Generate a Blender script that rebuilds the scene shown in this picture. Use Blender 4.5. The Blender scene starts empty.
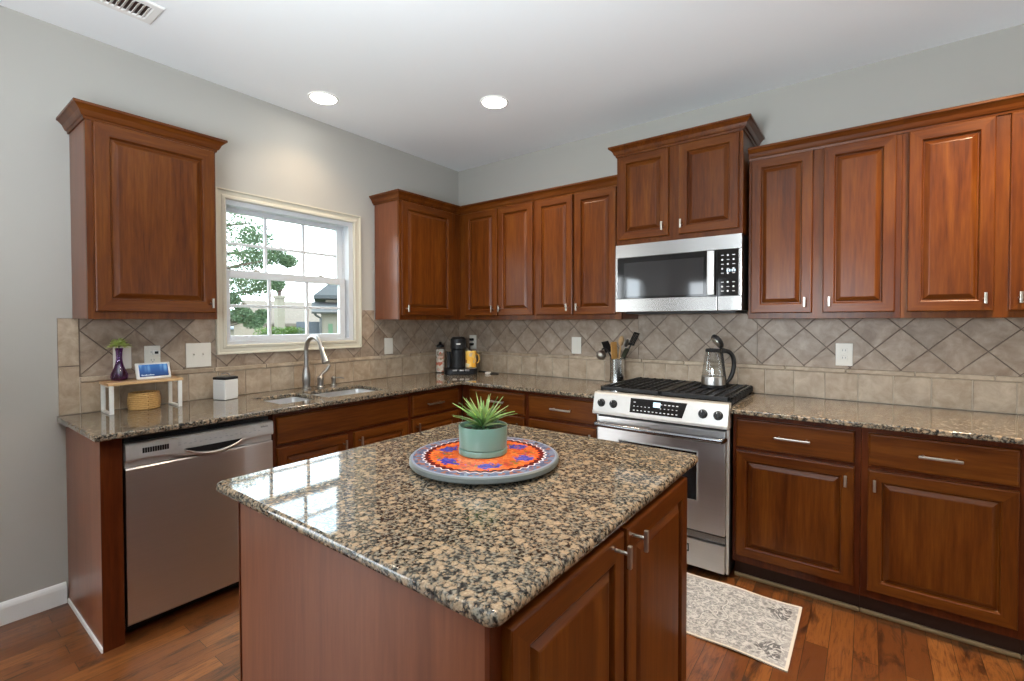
import bpy, bmesh, math, random
from mathutils import Vector, Matrix
random.seed(7)
SC = bpy.context.scene
COL = SC.collection
R = math.radians
PI = math.pi

# ------------------------------------------------------------------ camera
F_PX, YAW, PITCH, ROLL, PY = 473.64, 0.6453, -0.0178, -0.0015, 329.82
CAM = Vector((3.1094, -3.2922, 1.3618))
_f0 = Vector((-math.sin(YAW), math.cos(YAW), 0)); _r0 = Vector((math.cos(YAW), math.sin(YAW), 0)); _u0 = Vector((0, 0, 1))
_f = _f0 * math.cos(PITCH) + _u0 * math.sin(PITCH)
_u = _u0 * math.cos(PITCH) - _f0 * math.sin(PITCH)
_r = _r0 * math.cos(ROLL) + _u * math.sin(ROLL)
_u = _u * math.cos(ROLL) - _r0 * math.sin(ROLL)
cd = bpy.data.cameras.new('camera'); cam = bpy.data.objects.new('camera', cd); COL.objects.link(cam)
cd.sensor_width = 36.0; cd.sensor_fit = 'HORIZONTAL'; cd.lens = F_PX * 36.0 / 1024
cd.shift_y = -(340.5 - PY) / 1024
cd.clip_start = 0.05; cd.clip_end = 400
cam.matrix_world = Matrix(((_r.x, _u.x, -_f.x, CAM.x), (_r.y, _u.y, -_f.y, CAM.y), (_r.z, _u.z, -_f.z, CAM.z), (0, 0, 0, 1)))
SC.camera = cam

# ------------------------------------------------------------------ view, sky, added lights
SC.view_settings.view_transform = 'Standard'; SC.view_settings.look = 'None'
SC.view_settings.gamma = 1.0; SC.view_settings.use_curve_mapping = False
SC.view_settings.exposure = 0.0
SKY = 9.0            # brightness of the overcast sky
SIDE = 16.0          # added light at an unseen left-wall door, for sheen on the panels (W)
LAMP = 64.0          # each recessed ceiling light (W)
CEIL_FILL = 128.0         # added unseen uplight that brightens the ceiling (W)

def N(nt, typ, ins=None, **props):
    n = nt.nodes.new(typ)
    for k, v in props.items():
        setattr(n, k, v)
    for k, v in (ins or {}).items():
        s = n.inputs[k]
        if isinstance(v, bpy.types.NodeSocket):
            nt.links.new(v, s)
        else:
            s.default_value = v
    return n

def ramp(nt, fac, stops, interp='LINEAR'):
    n = nt.nodes.new('ShaderNodeValToRGB'); n.color_ramp.interpolation = interp
    el = n.color_ramp.elements
    while len(el) < len(stops): el.new(0.5)
    for e, (p, c) in zip(el, stops):
        e.position = p; e.color = (c[0], c[1], c[2], 1) if not isinstance(c, (int, float)) else (c, c, c, 1)
    nt.links.new(fac, n.inputs[0])
    return n.outputs[0]

def mix(nt, fac, a, b, blend='MIX'):
    n = nt.nodes.new('ShaderNodeMix'); n.data_type = 'RGBA'; n.blend_type = blend
    for s, v in ((n.inputs[0], fac), (n.inputs[6], a), (n.inputs[7], b)):
        if isinstance(v, bpy.types.NodeSocket): nt.links.new(v, s)
        elif isinstance(v, (int, float)): s.default_value = v
        else: s.default_value = (v[0], v[1], v[2], 1)
    return n.outputs[2]

def math_(nt, op, a, b=0.0, c=None):
    n = nt.nodes.new('ShaderNodeMath'); n.operation = op
    for i, v in enumerate((a, b) if c is None else (a, b, c)):
        if isinstance(v, bpy.types.NodeSocket): nt.links.new(v, n.inputs[i])
        else: n.inputs[i].default_value = v
    return n.outputs[0]

def sstep(nt, v, lo, hi):
    n = N(nt, 'ShaderNodeMapRange', {'Value': v, 'From Min': lo, 'From Max': hi}); n.interpolation_type = 'SMOOTHSTEP'; n.clamp = True
    return n.outputs[0]

w = bpy.data.worlds.new('overcast_sky'); SC.world = w; w.use_nodes = True
nt = w.node_tree; bg = nt.nodes['Background']
tc = N(nt, 'ShaderNodeTexCoord')
cl = N(nt, 'ShaderNodeTexNoise', {'Vector': tc.outputs['Generated'], 'Scale': 5.0, 'Detail': 5.0, 'Roughness': 0.55})
nt.links.new(ramp(nt, cl.outputs[0], [(0.40, (0.66, 0.80, 0.90)), (0.56, (0.92, 0.96, 1.0))]), bg.inputs[0])
bg.inputs[1].default_value = SKY

def area(name, loc, direction, sx, sy, power, color):
    d = bpy.data.lights.new(name, 'AREA'); d.shape = 'RECTANGLE'; d.size = sx; d.size_y = sy; d.energy = power; d.color = color
    o = bpy.data.objects.new(name, d); COL.objects.link(o); o.location = loc
    o.rotation_euler = Vector(direction).to_track_quat('-Z', 'Y').to_euler()
    return o
area('added_door_light', (-0.12, -4.75, 1.15), (1, 0.0, -0.05), 1.5, 1.9, SIDE, (1.0, 0.985, 0.96))  # added source in the unseen door opening, gives the panels their sheen
area('ceiling_fill', (2.55, -3.75, 1.5), (-0.02, 0.5, 1), 1.0, 1.0, CEIL_FILL, (0.84, 0.93, 1.0))  # added fill pointing up, no such lamp in the room

# ------------------------------------------------------------------ materials
def new_mat(name):
    m = bpy.data.materials.new(name); m.use_nodes = True
    return m, m.node_tree, m.node_tree.nodes['Principled BSDF']

def plain(name, col, rough=0.5, metal=0.0, spec=0.5, coat=0.0, noise=0.06, nscale=40, **extra):
    m, nt, b = new_mat(name)
    tc = N(nt, 'ShaderNodeTexCoord')
    n = N(nt, 'ShaderNodeTexNoise', {'Vector': tc.outputs['Object'], 'Scale': nscale, 'Detail': 3.0})
    c = mix(nt, n.outputs[0], tuple(v * (1 - noise) for v in col), tuple(min(1, v * (1 + noise)) for v in col))
    nt.links.new(c, b.inputs['Base Color'])
    b.inputs['Roughness'].default_value = rough; b.inputs['Metallic'].default_value = metal
    b.inputs['Specular IOR Level'].default_value = spec; b.inputs['Coat Weight'].default_value = coat; b.inputs['Coat Roughness'].default_value = 0.12
    for k, v in extra.items(): b.inputs[k.replace('_', ' ')].default_value = v
    return m

def wood(name, axis, dark, mid, light, rough=0.30, coat=0.0, coat_rough=0.12, spec=0.22):
    m, nt, b = new_mat(name)
    tc = N(nt, 'ShaderNodeTexCoord'); oi = N(nt, 'ShaderNodeObjectInfo')
    off = N(nt, 'ShaderNodeVectorMath', {0: (3.1, 7.7, 5.3)}, operation='SCALE'); nt.links.new(oi.outputs['Random'], off.inputs['Scale'])
    add = N(nt, 'ShaderNodeVectorMath', {0: tc.outputs['Object'], 1: off.outputs[0]}, operation='ADD')
    st = {'x': (0.07, 1, 1), 'y': (1, 0.07, 1), 'z': (1, 1, 0.07)}[axis]
    mp = N(nt, 'ShaderNodeMapping', {'Vector': add.outputs[0], 'Scale': st})
    fine = N(nt, 'ShaderNodeTexNoise', {'Vector': mp.outputs[0], 'Scale': 95.0, 'Detail': 4.0, 'Roughness': 0.6})
    broad = N(nt, 'ShaderNodeTexNoise', {'Vector': mp.outputs[0], 'Scale': 15.0, 'Detail': 3.0, 'Distortion': 0.6})
    f = math_(nt, 'ADD', math_(nt, 'MULTIPLY', fine.outputs[0], 0.45), math_(nt, 'MULTIPLY', broad.outputs[0], 0.55))
    c = ramp(nt, f, [(0.34, dark), (0.50, mid), (0.66, light)])
    nt.links.new(c, b.inputs['Base Color'])
    b.inputs['Roughness'].default_value = rough; b.inputs['Coat Weight'].default_value = coat; b.inputs['Coat Roughness'].default_value = coat_rough
    b.inputs['Specular IOR Level'].default_value = spec
    return m

CH = ((0.060, 0.0130, 0.0022), (0.106, 0.0275, 0.0036), (0.152, 0.0465, 0.0062))
WOOD = {a: wood('cherry_wood_' + a, a, *CH) for a in 'xyz'}
DARKWOOD = {a: wood('cherry_frame_' + a, a, (0.05, 0.0095, 0.0026), (0.082, 0.0165, 0.004), (0.115, 0.027, 0.006)) for a in 'xyz'}
VENEER = wood('cherry_veneer', 'z', (0.130, 0.037, 0.015), (0.172, 0.053, 0.021), (0.215, 0.072, 0.030), rough=0.30, coat=0.0, spec=0.6)
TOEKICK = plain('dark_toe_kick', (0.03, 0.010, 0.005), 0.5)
SHOE = plain('tan_shoe_moulding', (0.26, 0.18, 0.09), 0.5)

def granite():
    m, nt, b = new_mat('brown_granite')
    tc = N(nt, 'ShaderNodeTexCoord')
    wn = N(nt, 'ShaderNodeTexNoise', {'Vector': tc.outputs['Object'], 'Scale': 60.0, 'Detail': 4.0, 'Roughness': 0.6})
    ws = N(nt, 'ShaderNodeVectorMath', {0: wn.outputs['Color'], 1: (0.5, 0.5, 0.5)}, operation='SUBTRACT')
    wm = N(nt, 'ShaderNodeVectorMath', {0: ws.outputs[0]}, operation='SCALE'); wm.inputs['Scale'].default_value = 0.026
    co = N(nt, 'ShaderNodeVectorMath', {0: tc.outputs['Object'], 1: wm.outputs[0]}, operation='ADD').outputs[0]
    def orbs(scale, base, var, soft):
        v = N(nt, 'ShaderNodeTexVoronoi', {'Vector': co, 'Scale': scale, 'Randomness': 1.0}, feature='F1')
        s = N(nt, 'ShaderNodeSeparateColor', {0: v.outputs['Color']})
        t = math_(nt, 'MULTIPLY_ADD', s.outputs[0], var, base)
        d = math_(nt, 'SUBTRACT', v.outputs['Distance'], t)
        return sstep(nt, d, soft, -soft), s.outputs[1]
    m1, c1 = orbs(48.0, 0.15, 0.37, 0.10)
    m2, c2 = orbs(120.0, 0.19, 0.37, 0.14)
    mask = math_(nt, 'MAXIMUM', m1, math_(nt, 'MULTIPLY', m2, 0.70))
    sp = N(nt, 'ShaderNodeTexNoise', {'Vector': tc.outputs['Object'], 'Scale': 210.0, 'Detail': 3.0})
    tan = mix(nt, c1, (0.30, 0.205, 0.125), (0.20, 0.148, 0.097))
    tan = mix(nt, ramp(nt, sp.outputs[0], [(0.35, 0.0), (0.75, 1.0)]), tan, (0.40, 0.315, 0.215))
    big = N(nt, 'ShaderNodeTexNoise', {'Vector': tc.outputs['Object'], 'Scale': 120.0, 'Detail': 2.0})
    dark = ramp(nt, big.outputs[0], [(0.40, (0.012, 0.011, 0.011)), (0.52, (0.07, 0.066, 0.055)), (0.66, (0.22, 0.20, 0.16))])
    c = mix(nt, mask, dark, tan)
    nt.links.new(c, b.inputs['Base Color'])
    b.inputs['Roughness'].default_value = 0.045; b.inputs['Specular IOR Level'].default_value = 0.48
    return m
GRANITE = granite()

def tile(name, c0, c1, c2):
    m, nt, b = new_mat(name)
    g = N(nt, 'ShaderNodeNewGeometry'); tc = N(nt, 'ShaderNodeTexCoord')
    base = ramp(nt, g.outputs['Random Per Island'], [(0.0, c0), (0.5, c1), (1.0, c2)])
    ofs = N(nt, 'ShaderNodeVectorMath', {0: (9.0, 5.0, 7.0)}, operation='SCALE'); nt.links.new(g.outputs['Random Per Island'], ofs.inputs['Scale'])
    co = N(nt, 'ShaderNodeVectorMath', {0: tc.outputs['Object'], 1: ofs.outputs[0]}, operation='ADD').outputs[0]
    n = N(nt, 'ShaderNodeTexNoise', {'Vector': co, 'Scale': 14.0, 'Detail': 6.0, 'Roughness': 0.65, 'Distortion': 0.5})
    c = mix(nt, ramp(nt, n.outputs[0], [(0.35, 0.0), (0.7, 1.0)]), mix(nt, 0.45, base, (0.17, 0.115, 0.075)), mix(nt, 0.42, base, (0.62, 0.52, 0.41)))
    nt.links.new(c, b.inputs['Base Color']); b.inputs['Roughness'].default_value = 0.42
    bp = N(nt, 'ShaderNodeBump', {'Height': n.outputs[0], 'Strength': 0.12, 'Distance': 0.01}); nt.links.new(bp.outputs[0], b.inputs['Normal'])
    return m
TILE_D = tile('travertine_diagonal', (0.265, 0.185, 0.125), (0.335, 0.25, 0.18), (0.28, 0.222, 0.172))
TILE_S = tile('travertine_straight', (0.43, 0.31, 0.195), (0.50, 0.385, 0.265), (0.40, 0.30, 0.20))
GROUT_D = plain('grout_brown', (0.16, 0.115, 0.085), 0.8)
GROUT_S = plain('grout_beige', (0.50, 0.42, 0.33), 0.8)

def floor_mat():
    m, nt, b = new_mat('hardwood_floor')
    tc = N(nt, 'ShaderNodeTexCoord')
    rot = N(nt, 'ShaderNodeMapping', {'Vector': tc.outputs['Object'], 'Rotation': (0, 0, PI / 2)})
    br = N(nt, 'ShaderNodeTexBrick', {'Vector': rot.outputs[0], 'Color1': (0, 0, 0, 1), 'Color2': (1, 1, 1, 1), 'Mortar': (0.5, 0.5, 0.5, 1), 'Scale': 1.0,
                                      'Mortar Size': 0.0012, 'Mortar Smooth': 0.3, 'Bias': 0.0, 'Brick Width': 0.95, 'Row Height': 0.083}, offset=0.37, offset_frequency=2)
    sc = N(nt, 'ShaderNodeVectorMath', {0: br.outputs['Color']}, operation='SCALE'); sc.inputs['Scale'].default_value = 8.0
    co = N(nt, 'ShaderNodeVectorMath', {0: tc.outputs['Object'], 1: sc.outputs[0]}, operation='ADD').outputs[0]
    mp = N(nt, 'ShaderNodeMapping', {'Vector': co, 'Scale': (1, 0.09, 1)})
    grain = N(nt, 'ShaderNodeTexNoise', {'Vector': mp.outputs[0], 'Scale': 46.0, 'Detail': 8.0, 'Roughness': 0.72, 'Distortion': 2.4})
    mp2 = N(nt, 'ShaderNodeMapping', {'Vector': co, 'Scale': (1, 0.28, 1)})
    blot = N(nt, 'ShaderNodeTexNoise', {'Vector': mp2.outputs[0], 'Scale': 6.5, 'Detail': 6.0, 'Roughness': 0.68, 'Distortion': 1.6})
    base = ramp(nt, br.outputs['Color'], [(0.0, (0.11, 0.034, 0.010)), (0.5, (0.19, 0.063, 0.016)), (1.0, (0.28, 0.105, 0.027))])
    c = mix(nt, ramp(nt, grain.outputs[0], [(0.40, 0.95), (0.53, 0.0)]), base, (0.12, 0.038, 0.012))
    c = mix(nt, ramp(nt, blot.outputs[0], [(0.36, 0.92), (0.47, 0.0)]), c, (0.03, 0.011, 0.006))
    c = mix(nt, br.outputs['Fac'], c, (0.02, 0.008, 0.004))
    nt.links.new(c, b.inputs['Base Color']); b.inputs['Roughness'].default_value = 0.30; b.inputs['Coat Weight'].default_value = 0.2; b.inputs['Coat Roughness'].default_value = 0.2
    bp = N(nt, 'ShaderNodeBump', {'Height': grain.outputs[0], 'Strength': 0.15, 'Distance': 0.004}); nt.links.new(bp.outputs[0], b.inputs['Normal'])
    return m
FLOOR = floor_mat()

def steel(name, col=(0.60, 0.59, 0.58), rough=0.42, aniso=0.97, tangent=(0, 0, 1)):
    m, nt, b = new_mat(name)
    tc = N(nt, 'ShaderNodeTexCoord')
    sc = tuple(2.0 if t else 1.0 for t in tangent)
    mp = N(nt, 'ShaderNodeMapping', {'Vector': tc.outputs['Object'], 'Scale': (1.5, 1.5, 420)})
    n = N(nt, 'ShaderNodeTexNoise', {'Vector': mp.outputs[0], 'Scale': 1.0, 'Detail': 2.0})
    c = mix(nt, n.outputs[0], tuple(v * 0.93 for v in col), tuple(min(1, v * 1.05) for v in col))
    nt.links.new(c, b.inputs['Base Color'])
    b.inputs['Metallic'].default_value = 1.0; b.inputs['Roughness'].default_value = rough
    b.inputs['Anisotropic'].default_value = aniso
    if aniso: nt.links.new(N(nt, 'ShaderNodeCombineXYZ', {0: tangent[0], 1: tangent[1], 2: tangent[2]}).outputs[0], b.inputs['Tangent'])
    return m
STEEL = steel('brushed_steel', col=(0.56, 0.54, 0.53), rough=0.28, aniso=0.85)
STEEL_MW = steel('brushed_steel_fine', col=(0.42, 0.41, 0.40), rough=0.27, aniso=0.7)
STEEL_LIGHT = plain('satin_silver_panel', (0.56, 0.55, 0.53), 0.36, 0.55)
NICKEL = plain('satin_nickel', (0.50, 0.46, 0.40), 0.36, 1.0, noise=0.02)
CHROME = plain('brushed_chrome', (0.40, 0.39, 0.375), 0.28, 1.0, noise=0.02)
STEEL_REFL_DARK = plain('reflection_dark_steel', (0.20, 0.20, 0.21), 0.2, 1.0, noise=0.02)  # handle steel darkened in colour to carry the island's dark reflection
BLACKGLASS = plain('black_glass', (0.012, 0.012, 0.013), 0.06, spec=0.6, noise=0.02)
MWGLASS = plain('tinted_oven_glass', (0.03, 0.03, 0.032), 0.05, spec=0.9, noise=0.02)
BLACK = plain('black_plastic', (0.010, 0.010, 0.011), 0.32, spec=0.3)
IRON = plain('cast_iron', (0.012, 0.012, 0.013), 0.36, spec=0.3, noise=0.2, nscale=300)
WHITE = plain('white_plastic', (0.80, 0.79, 0.76), 0.35, noise=0.01)
PLATE = plain('ivory_wall_plate', (0.78, 0.75, 0.67), 0.35, noise=0.01)
VINYL = plain('white_vinyl', (0.62, 0.64, 0.66), 0.35, noise=0.01)
CREAM = plain('cream_trim_paint', (0.60, 0.565, 0.46), 0.4, noise=0.01)
BASEB = plain('white_trim_paint', (0.80, 0.79, 0.77), 0.35, noise=0.01)
WALL = plain('warm_grey_paint', (0.425, 0.410, 0.372), 0.75, noise=0.012, nscale=2)
CEIL = plain('ceiling_white', (0.88, 0.905, 0.915), 0.85, noise=0.008, nscale=2)
MARK = plain('printed_grey_marks', (0.62, 0.63, 0.64), 0.5)
MARK_D = plain('printed_dark_marks', (0.22, 0.22, 0.22), 0.5)

def emit(name, col, strength):
    m = bpy.data.materials.new(name); m.use_nodes = True; nt = m.node_tree; nt.nodes.clear()
    e = N(nt, 'ShaderNodeEmission', {'Color': (*col, 1), 'Strength': strength}); o = N(nt, 'ShaderNodeOutputMaterial')
    nt.links.new(e.outputs[0], o.inputs[0]); return m
LENS = emit('lit_lamp_lens', (1.0, 0.95, 0.86), 30.0)
CLOCK = emit('lit_clock_digits', (0.70, 0.90, 1.0), 1.6)

def glassy(name, tint=(1, 1, 1), gloss=1.0, extra=0.0, rough=0.0):
    """clear thin glass: lets straight light through, mirrors by its angle."""
    m = bpy.data.materials.new(name); m.use_nodes = True; nt = m.node_tree; nt.nodes.clear()
    t = N(nt, 'ShaderNodeBsdfTransparent', {'Color': (*tint, 1)}); g = N(nt, 'ShaderNodeBsdfGlossy', {'Roughness': rough})
    fr = N(nt, 'ShaderNodeLayerWeight', {'Blend': 0.5}); k = math_(nt, 'MULTIPLY_ADD', math_(nt, 'POWER', fr.outputs['Facing'], 4.0), gloss, extra)
    x = N(nt, 'ShaderNodeMixShader', {0: k, 1: t.outputs[0], 2: g.outputs[0]}); o = N(nt, 'ShaderNodeOutputMaterial')
    nt.links.new(x.outputs[0], o.inputs[0]); return m
PANE = glassy('window_glass', (0.95, 0.975, 0.97), 0.6, 0.03)
KGLASS = glassy('kettle_glass', (0.93, 0.94, 0.94), 0.6, 0.05)
PURPLE = glassy('purple_glass', (0.60, 0.38, 0.66), 0.7, 0.07)
JARGLASS = glassy('clear_plastic', (0.9, 0.9, 0.9), 0.8, 0.03)

# ------------------------------------------------------------------ mesh helpers
ORG = {}
def add_faces(bm, verts, faces, mi=0):
    vs = [bm.verts.new(v) for v in verts]
    out = []
    for f in faces:
        try:
            fc = bm.faces.new([vs[i] for i in f]); fc.material_index = mi; out.append(fc)
        except ValueError: pass
    return vs, out

def box(bm, x0, x1, y0, y1, z0, z1, bev=0.0, seg=2, mi=0, M=None):
    vs = [(x, y, z) for x in (x0, x1) for y in (y0, y1) for z in (z0, z1)]
    v, f = add_faces(bm, vs, [(0, 1, 3, 2), (4, 6, 7, 5), (0, 4, 5, 1), (2, 3, 7, 6), (0, 2, 6, 4), (1, 5, 7, 3)], mi)
    if bev > 0:
        es = list({e for q in f for e in q.edges})
        g = bmesh.ops.bevel(bm, geom=es, offset=bev, segments=seg, affect='EDGES', profile=0.5)
        for q in g['faces']: q.material_index = mi
        v = list({x for q in g['faces'] for x in q.verts} | {x for q in f if q.is_valid for x in q.verts})
    if M is not None:
        for x in v: x.co = M @ x.co
    return v

def lathe(bm, prof, c, n=32, axis='z', mi=0, M=None, cap=True):
    rings = []
    for r, h in prof:
        ring = []
        for k in range(n):
            a = 2 * PI * k / n
            p = {'z': Vector((r * math.cos(a), r * math.sin(a), h)), 'x': Vector((h, r * math.cos(a), r * math.sin(a))), 'y': Vector((r * math.cos(a), h, r * math.sin(a)))}[axis]
            if M is not None: p = M @ p
            ring.append(bm.verts.new(p + Vector(c)))
        rings.append(ring)
    for a, b in zip(rings, rings[1:]):
        for k in range(n):
            f = bm.faces.new((a[k], a[(k + 1) % n], b[(k + 1) % n], b[k])); f.material_index = mi
    if cap:
        for ring in (rings[0], rings[-1]):
            f = bm.faces.new(ring); f.material_index = mi
    return rings

def tube(bm, pts, r, n=12, mi=0, cap=True):
    pts = [Vector(p) for p in pts]; rs = r if isinstance(r, (list, tuple)) else [r] * len(pts)
    rings = []; prev = None
    for i, p in enumerate(pts):
        t = (pts[min(i + 1, len(pts) - 1)] - pts[max(i - 1, 0)]).normalized()
        if prev is None:
            a = t.orthogonal().normalized()
        else:
            a = (prev - t * prev.dot(t)).normalized()
        prev = a; b = t.cross(a)
        rings.append([bm.verts.new(p + (a * math.cos(2 * PI * k / n) + b * math.sin(2 * PI * k / n)) * rs[i]) for k in range(n)])
    for a, b in zip(rings, rings[1:]):
        for k in range(n):
            f = bm.faces.new((a[k], a[(k + 1) % n], b[(k + 1) % n], b[k])); f.material_index = mi
    if cap:
        for ring in (rings[0], rings[-1]):
            f = bm.faces.new(ring); f.material_index = mi

def bez(p0, p1, p2, p3, n=12):
    P = [Vector(p) for p in (p0, p1, p2, p3)]; out = []
    for i in range(n + 1):
        t = i / n; s = 1 - t
        out.append(P[0] * s**3 + P[1] * 3 * s * s * t + P[2] * 3 * s * t * t + P[3] * t**3)
    return out

def sweep(bm, path, prof, seg=None, closed=False, mi=0):
    """sweep (offset, z) profile along a horizontal polyline; offset grows to the right of travel; mitred corners. seg=(i,j) keeps part of it."""
    P = [Vector((p[0], p[1])) for p in path]; n = len(P); dirs = []
    for i in range(n if closed else n - 1): dirs.append((P[(i + 1) % n] - P[i]).normalized())
    right = lambda d: Vector((d.y, -d.x)); rings = []
    for i in range(n):
        if closed: a, b = dirs[i - 1], dirs[i]
        else: a, b = dirs[max(i - 1, 0)], dirs[min(i, n - 2)]
        na, nb = right(a), right(b); m = (na + nb); m = m / m.dot(na) if m.length > 1e-6 else na
        rings.append([(P[i].x + m.x * o, P[i].y + m.y * o, z) for o, z in prof])
    ids = list(range(n)) if seg is None else list(range(seg[0], seg[1] + 1))
    V = {i: [bm.verts.new(c) for c in rings[i]] for i in ids}
    pairs = list(zip(ids, ids[1:])) + ([(n - 1, 0)] if closed else [])
    k = len(prof)
    for a, b in pairs:
        for j in range(k):
            f = bm.faces.new((V[a][j], V[a][(j + 1) % k], V[b][(j + 1) % k], V[b][j])); f.material_index = mi
    if not closed:
        for i in (ids[0], ids[-1]): bm.faces.new(V[i]).material_index = mi

def finish(name, bm, mats, parent=None, smooth=True, world=True, loc=None):
    bmesh.ops.recalc_face_normals(bm, faces=bm.faces)
    me = bpy.data.meshes.new(name); 
    o_par = ORG.get(parent.name, Vector()) if parent else Vector()
    if loc is None: loc = o_par
    loc = Vector(loc)
    for v in bm.verts: v.co -= loc
    bm.to_mesh(me); bm.free()
    for m in (mats if isinstance(mats, (list, tuple)) else [mats]): me.materials.append(m)
    if smooth:
        for p in me.polygons: p.use_smooth = True
        me.set_sharp_from_angle(angle=R(33))
    o = bpy.data.objects.new(name, me); COL.objects.link(o)
    if smooth:
        wn = o.modifiers.new('weighted', 'WEIGHTED_NORMAL'); wn.keep_sharp = True; wn.weight = 80
    o.location = loc - o_par
    if parent: o.parent = parent
    ORG[o.name] = loc
    return o

def tag(o, label, cat, group=None):
    o['label'] = label; o['category'] = cat
    if group: o['group'] = group
    return o
def thing(name, label, cat, loc, group=None):
    o = bpy.data.objects.new(name, None); COL.objects.link(o); o.location = loc; o.empty_display_size = 0.05
    ORG[o.name] = Vector(loc)
    return tag(o, label, cat, group)
def struct(o):
    o['kind'] = 'structure'; return o
def B(): return bmesh.new()

class Fr:
    """cabinet frame: u runs along the wall, n out of it."""
    def __init__(s, kind, base=0.0): s.k = kind; s.b = base
    def p(s, u, n, z):
        return Vector((s.b + n, u, z)) if s.k == 'left' else Vector((u, s.b - n, z))
    def box(s, bm, u0, u1, n0, n1, z0, z1, bev=0.0, seg=2, mi=0):
        a, c = s.p(u0, n0, z0), s.p(u1, n1, z1)
        return box(bm, min(a.x, c.x), max(a.x, c.x), min(a.y, c.y), max(a.y, c.y), z0, z1, bev, seg, mi)
    @property
    def ax(s): return 'y' if s.k == 'left' else 'x'
LEFT = Fr('left'); BACK = Fr('back')

def panel_door(fr, u0, u1, z0, z1, n0, t=0.02, stile=0.05, name='door', parent=None, mats=None):
    prof = [(0.0, 0.0), (0.0, t - 0.005), (0.0015, t - 0.0015), (0.005, t), (stile - 0.003, t), (stile, t - 0.002), (stile + 0.002, t - 0.010), (stile + 0.004, t - 0.013),
            (stile + 0.008, t - 0.013), (stile + 0.010, t - 0.011), (stile + 0.026, t - 0.002), (stile + 0.030, t - 0.001)]
    bm = B(); rings = []
    for i, d in prof:
        rings.append([bm.verts.new(fr.p(u, n0 + d, z)) for u, z in ((u0 + i, z0 + i), (u1 - i, z0 + i), (u1 - i, z1 - i), (u0 + i, z1 - i))])
    for j, (a, b) in enumerate(zip(rings, rings[1:])):
        for k in range(4):
            f = bm.faces.new((a[k], a[(k + 1) % 4], b[(k + 1) % 4], b[k])); f.material_index = 1 if k in (0, 2) else 0
    bm.faces.new(rings[0]); bm.faces.new(rings[-1])
    return finish(name, bm, mats or [WOOD['z'], WOOD[fr.ax]], parent, smooth=False)

def slab_front(fr, u0, u1, z0, z1, n0, t=0.02, name='drawer', parent=None):
    bm = B(); rings = []
    for i, d in [(0, 0), (0, t - 0.008), (0.003, t - 0.003), (0.009, t), ]:
        rings.append([bm.verts.new(fr.p(u, n0 + d, z)) for u, z in ((u0 + i, z0 + i), (u1 - i, z0 + i), (u1 - i, z1 - i), (u0 + i, z1 - i))])
    for a, b in zip(rings, rings[1:]):
        for k in range(4): bm.faces.new((a[k], a[(k + 1) % 4], b[(k + 1) % 4], b[k]))
    bm.faces.new(rings[0]); bm.faces.new(rings[-1])
    return finish(name, bm, WOOD[fr.ax], parent, smooth=False)

def knob(fr, u, z0, z1, n0, parent, post_at=0.5):
    bm = B(); zc = z0 + (z1 - z0) * post_at
    a, c = fr.p(u, n0, zc), fr.p(u, n0 + 0.032, zc)
    tube(bm, [a, c], 0.0045, 10)
    fr.box(bm, u - 0.0055, u + 0.0055, n0 + 0.030, n0 + 0.040, z0, z1, 0.002)
    return finish('handle', bm, NICKEL, parent)

def pull(fr, u0, u1, z, n0, parent):
    bm = B()
    for u in (u0 + 0.018, u1 - 0.018): tube(bm, [fr.p(u, n0, z), fr.p(u, n0 + 0.026, z)], 0.005, 10)
    fr.box(bm, u0, u1, n0 + 0.024, n0 + 0.036, z - 0.006, z + 0.006, 0.003)
    return finish('handle', bm, NICKEL, parent)

def ring_box(bm, x0, x1, y0, y1, z0, z1, l, r, b, t, bev=0.003):
    box(bm, x0, x1, y0, y0 + l, z0, z1, bev); box(bm, x0, x1, y1 - r, y1, z0, z1, bev)
    box(bm, x0, x1, y0 + l, y1 - r, z0, z0 + b, bev); box(bm, x0, x1, y0 + l, y1 - r, z1 - t, z1, bev)

# ------------------------------------------------------------------ the room
H = 2.776
XR, YF = 5.6, -6.8
WY0, WY1, WZ0, WZ1 = -2.044, -1.155, 1.223, 2.103     # kitchen window opening
bm = B()
for (y0, y1, z0, z1) in ((YF, -5.6, 0, H), (-5.6, -3.9, 2.15, H), (-3.9, WY0, 0, H), (WY1, 0.15, 0, H), (WY0, WY1, 0, WZ0), (WY0, WY1, WZ1, H)): box(bm, -0.15, 0, y0, y1, z0, z1)
bmesh.ops.remove_doubles(bm, verts=bm.verts, dist=1e-5)
struct(finish('wall_left', bm, WALL, smooth=False))
bm = B(); box(bm, 0, XR + 0.15, 0, 0.15, 0, H); struct(finish('wall_back', bm, WALL, smooth=False))
bm = B()
for (y0, y1, z0, z1) in ((YF, -1.14, 0, H), (-1.14, -0.92, 2.1, H), (-0.92, -0.22, 0, H), (-0.22, -0.04, 2.1, H), (-0.04, 0, 0, H)): box(bm, XR, XR + 0.15, y0, y1, z0, z1)
struct(finish('wall_right', bm, WALL, smooth=False))
bm = B()
for (x0, x1, z0, z1) in ((-0.15, 0.30, 0, H), (0.30, 0.95, 0, 0.8), (0.30, 0.95, 2.15, H), (0.95, XR + 0.15, 0, H)): box(bm, x0, x1, YF - 0.15, YF, z0, z1)
struct(finish('wall_front', bm, WALL, smooth=False))
bm = B(); box(bm, -0.15, XR + 0.15, YF - 0.15, 0.15, -0.1, 0); struct(finish('floor', bm, FLOOR, smooth=False))
bm = B(); box(bm, -0.15, XR + 0.15, YF - 0.15, 0.15, H, H + 0.12); struct(finish('ceiling', bm, CEIL, smooth=False))
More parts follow.
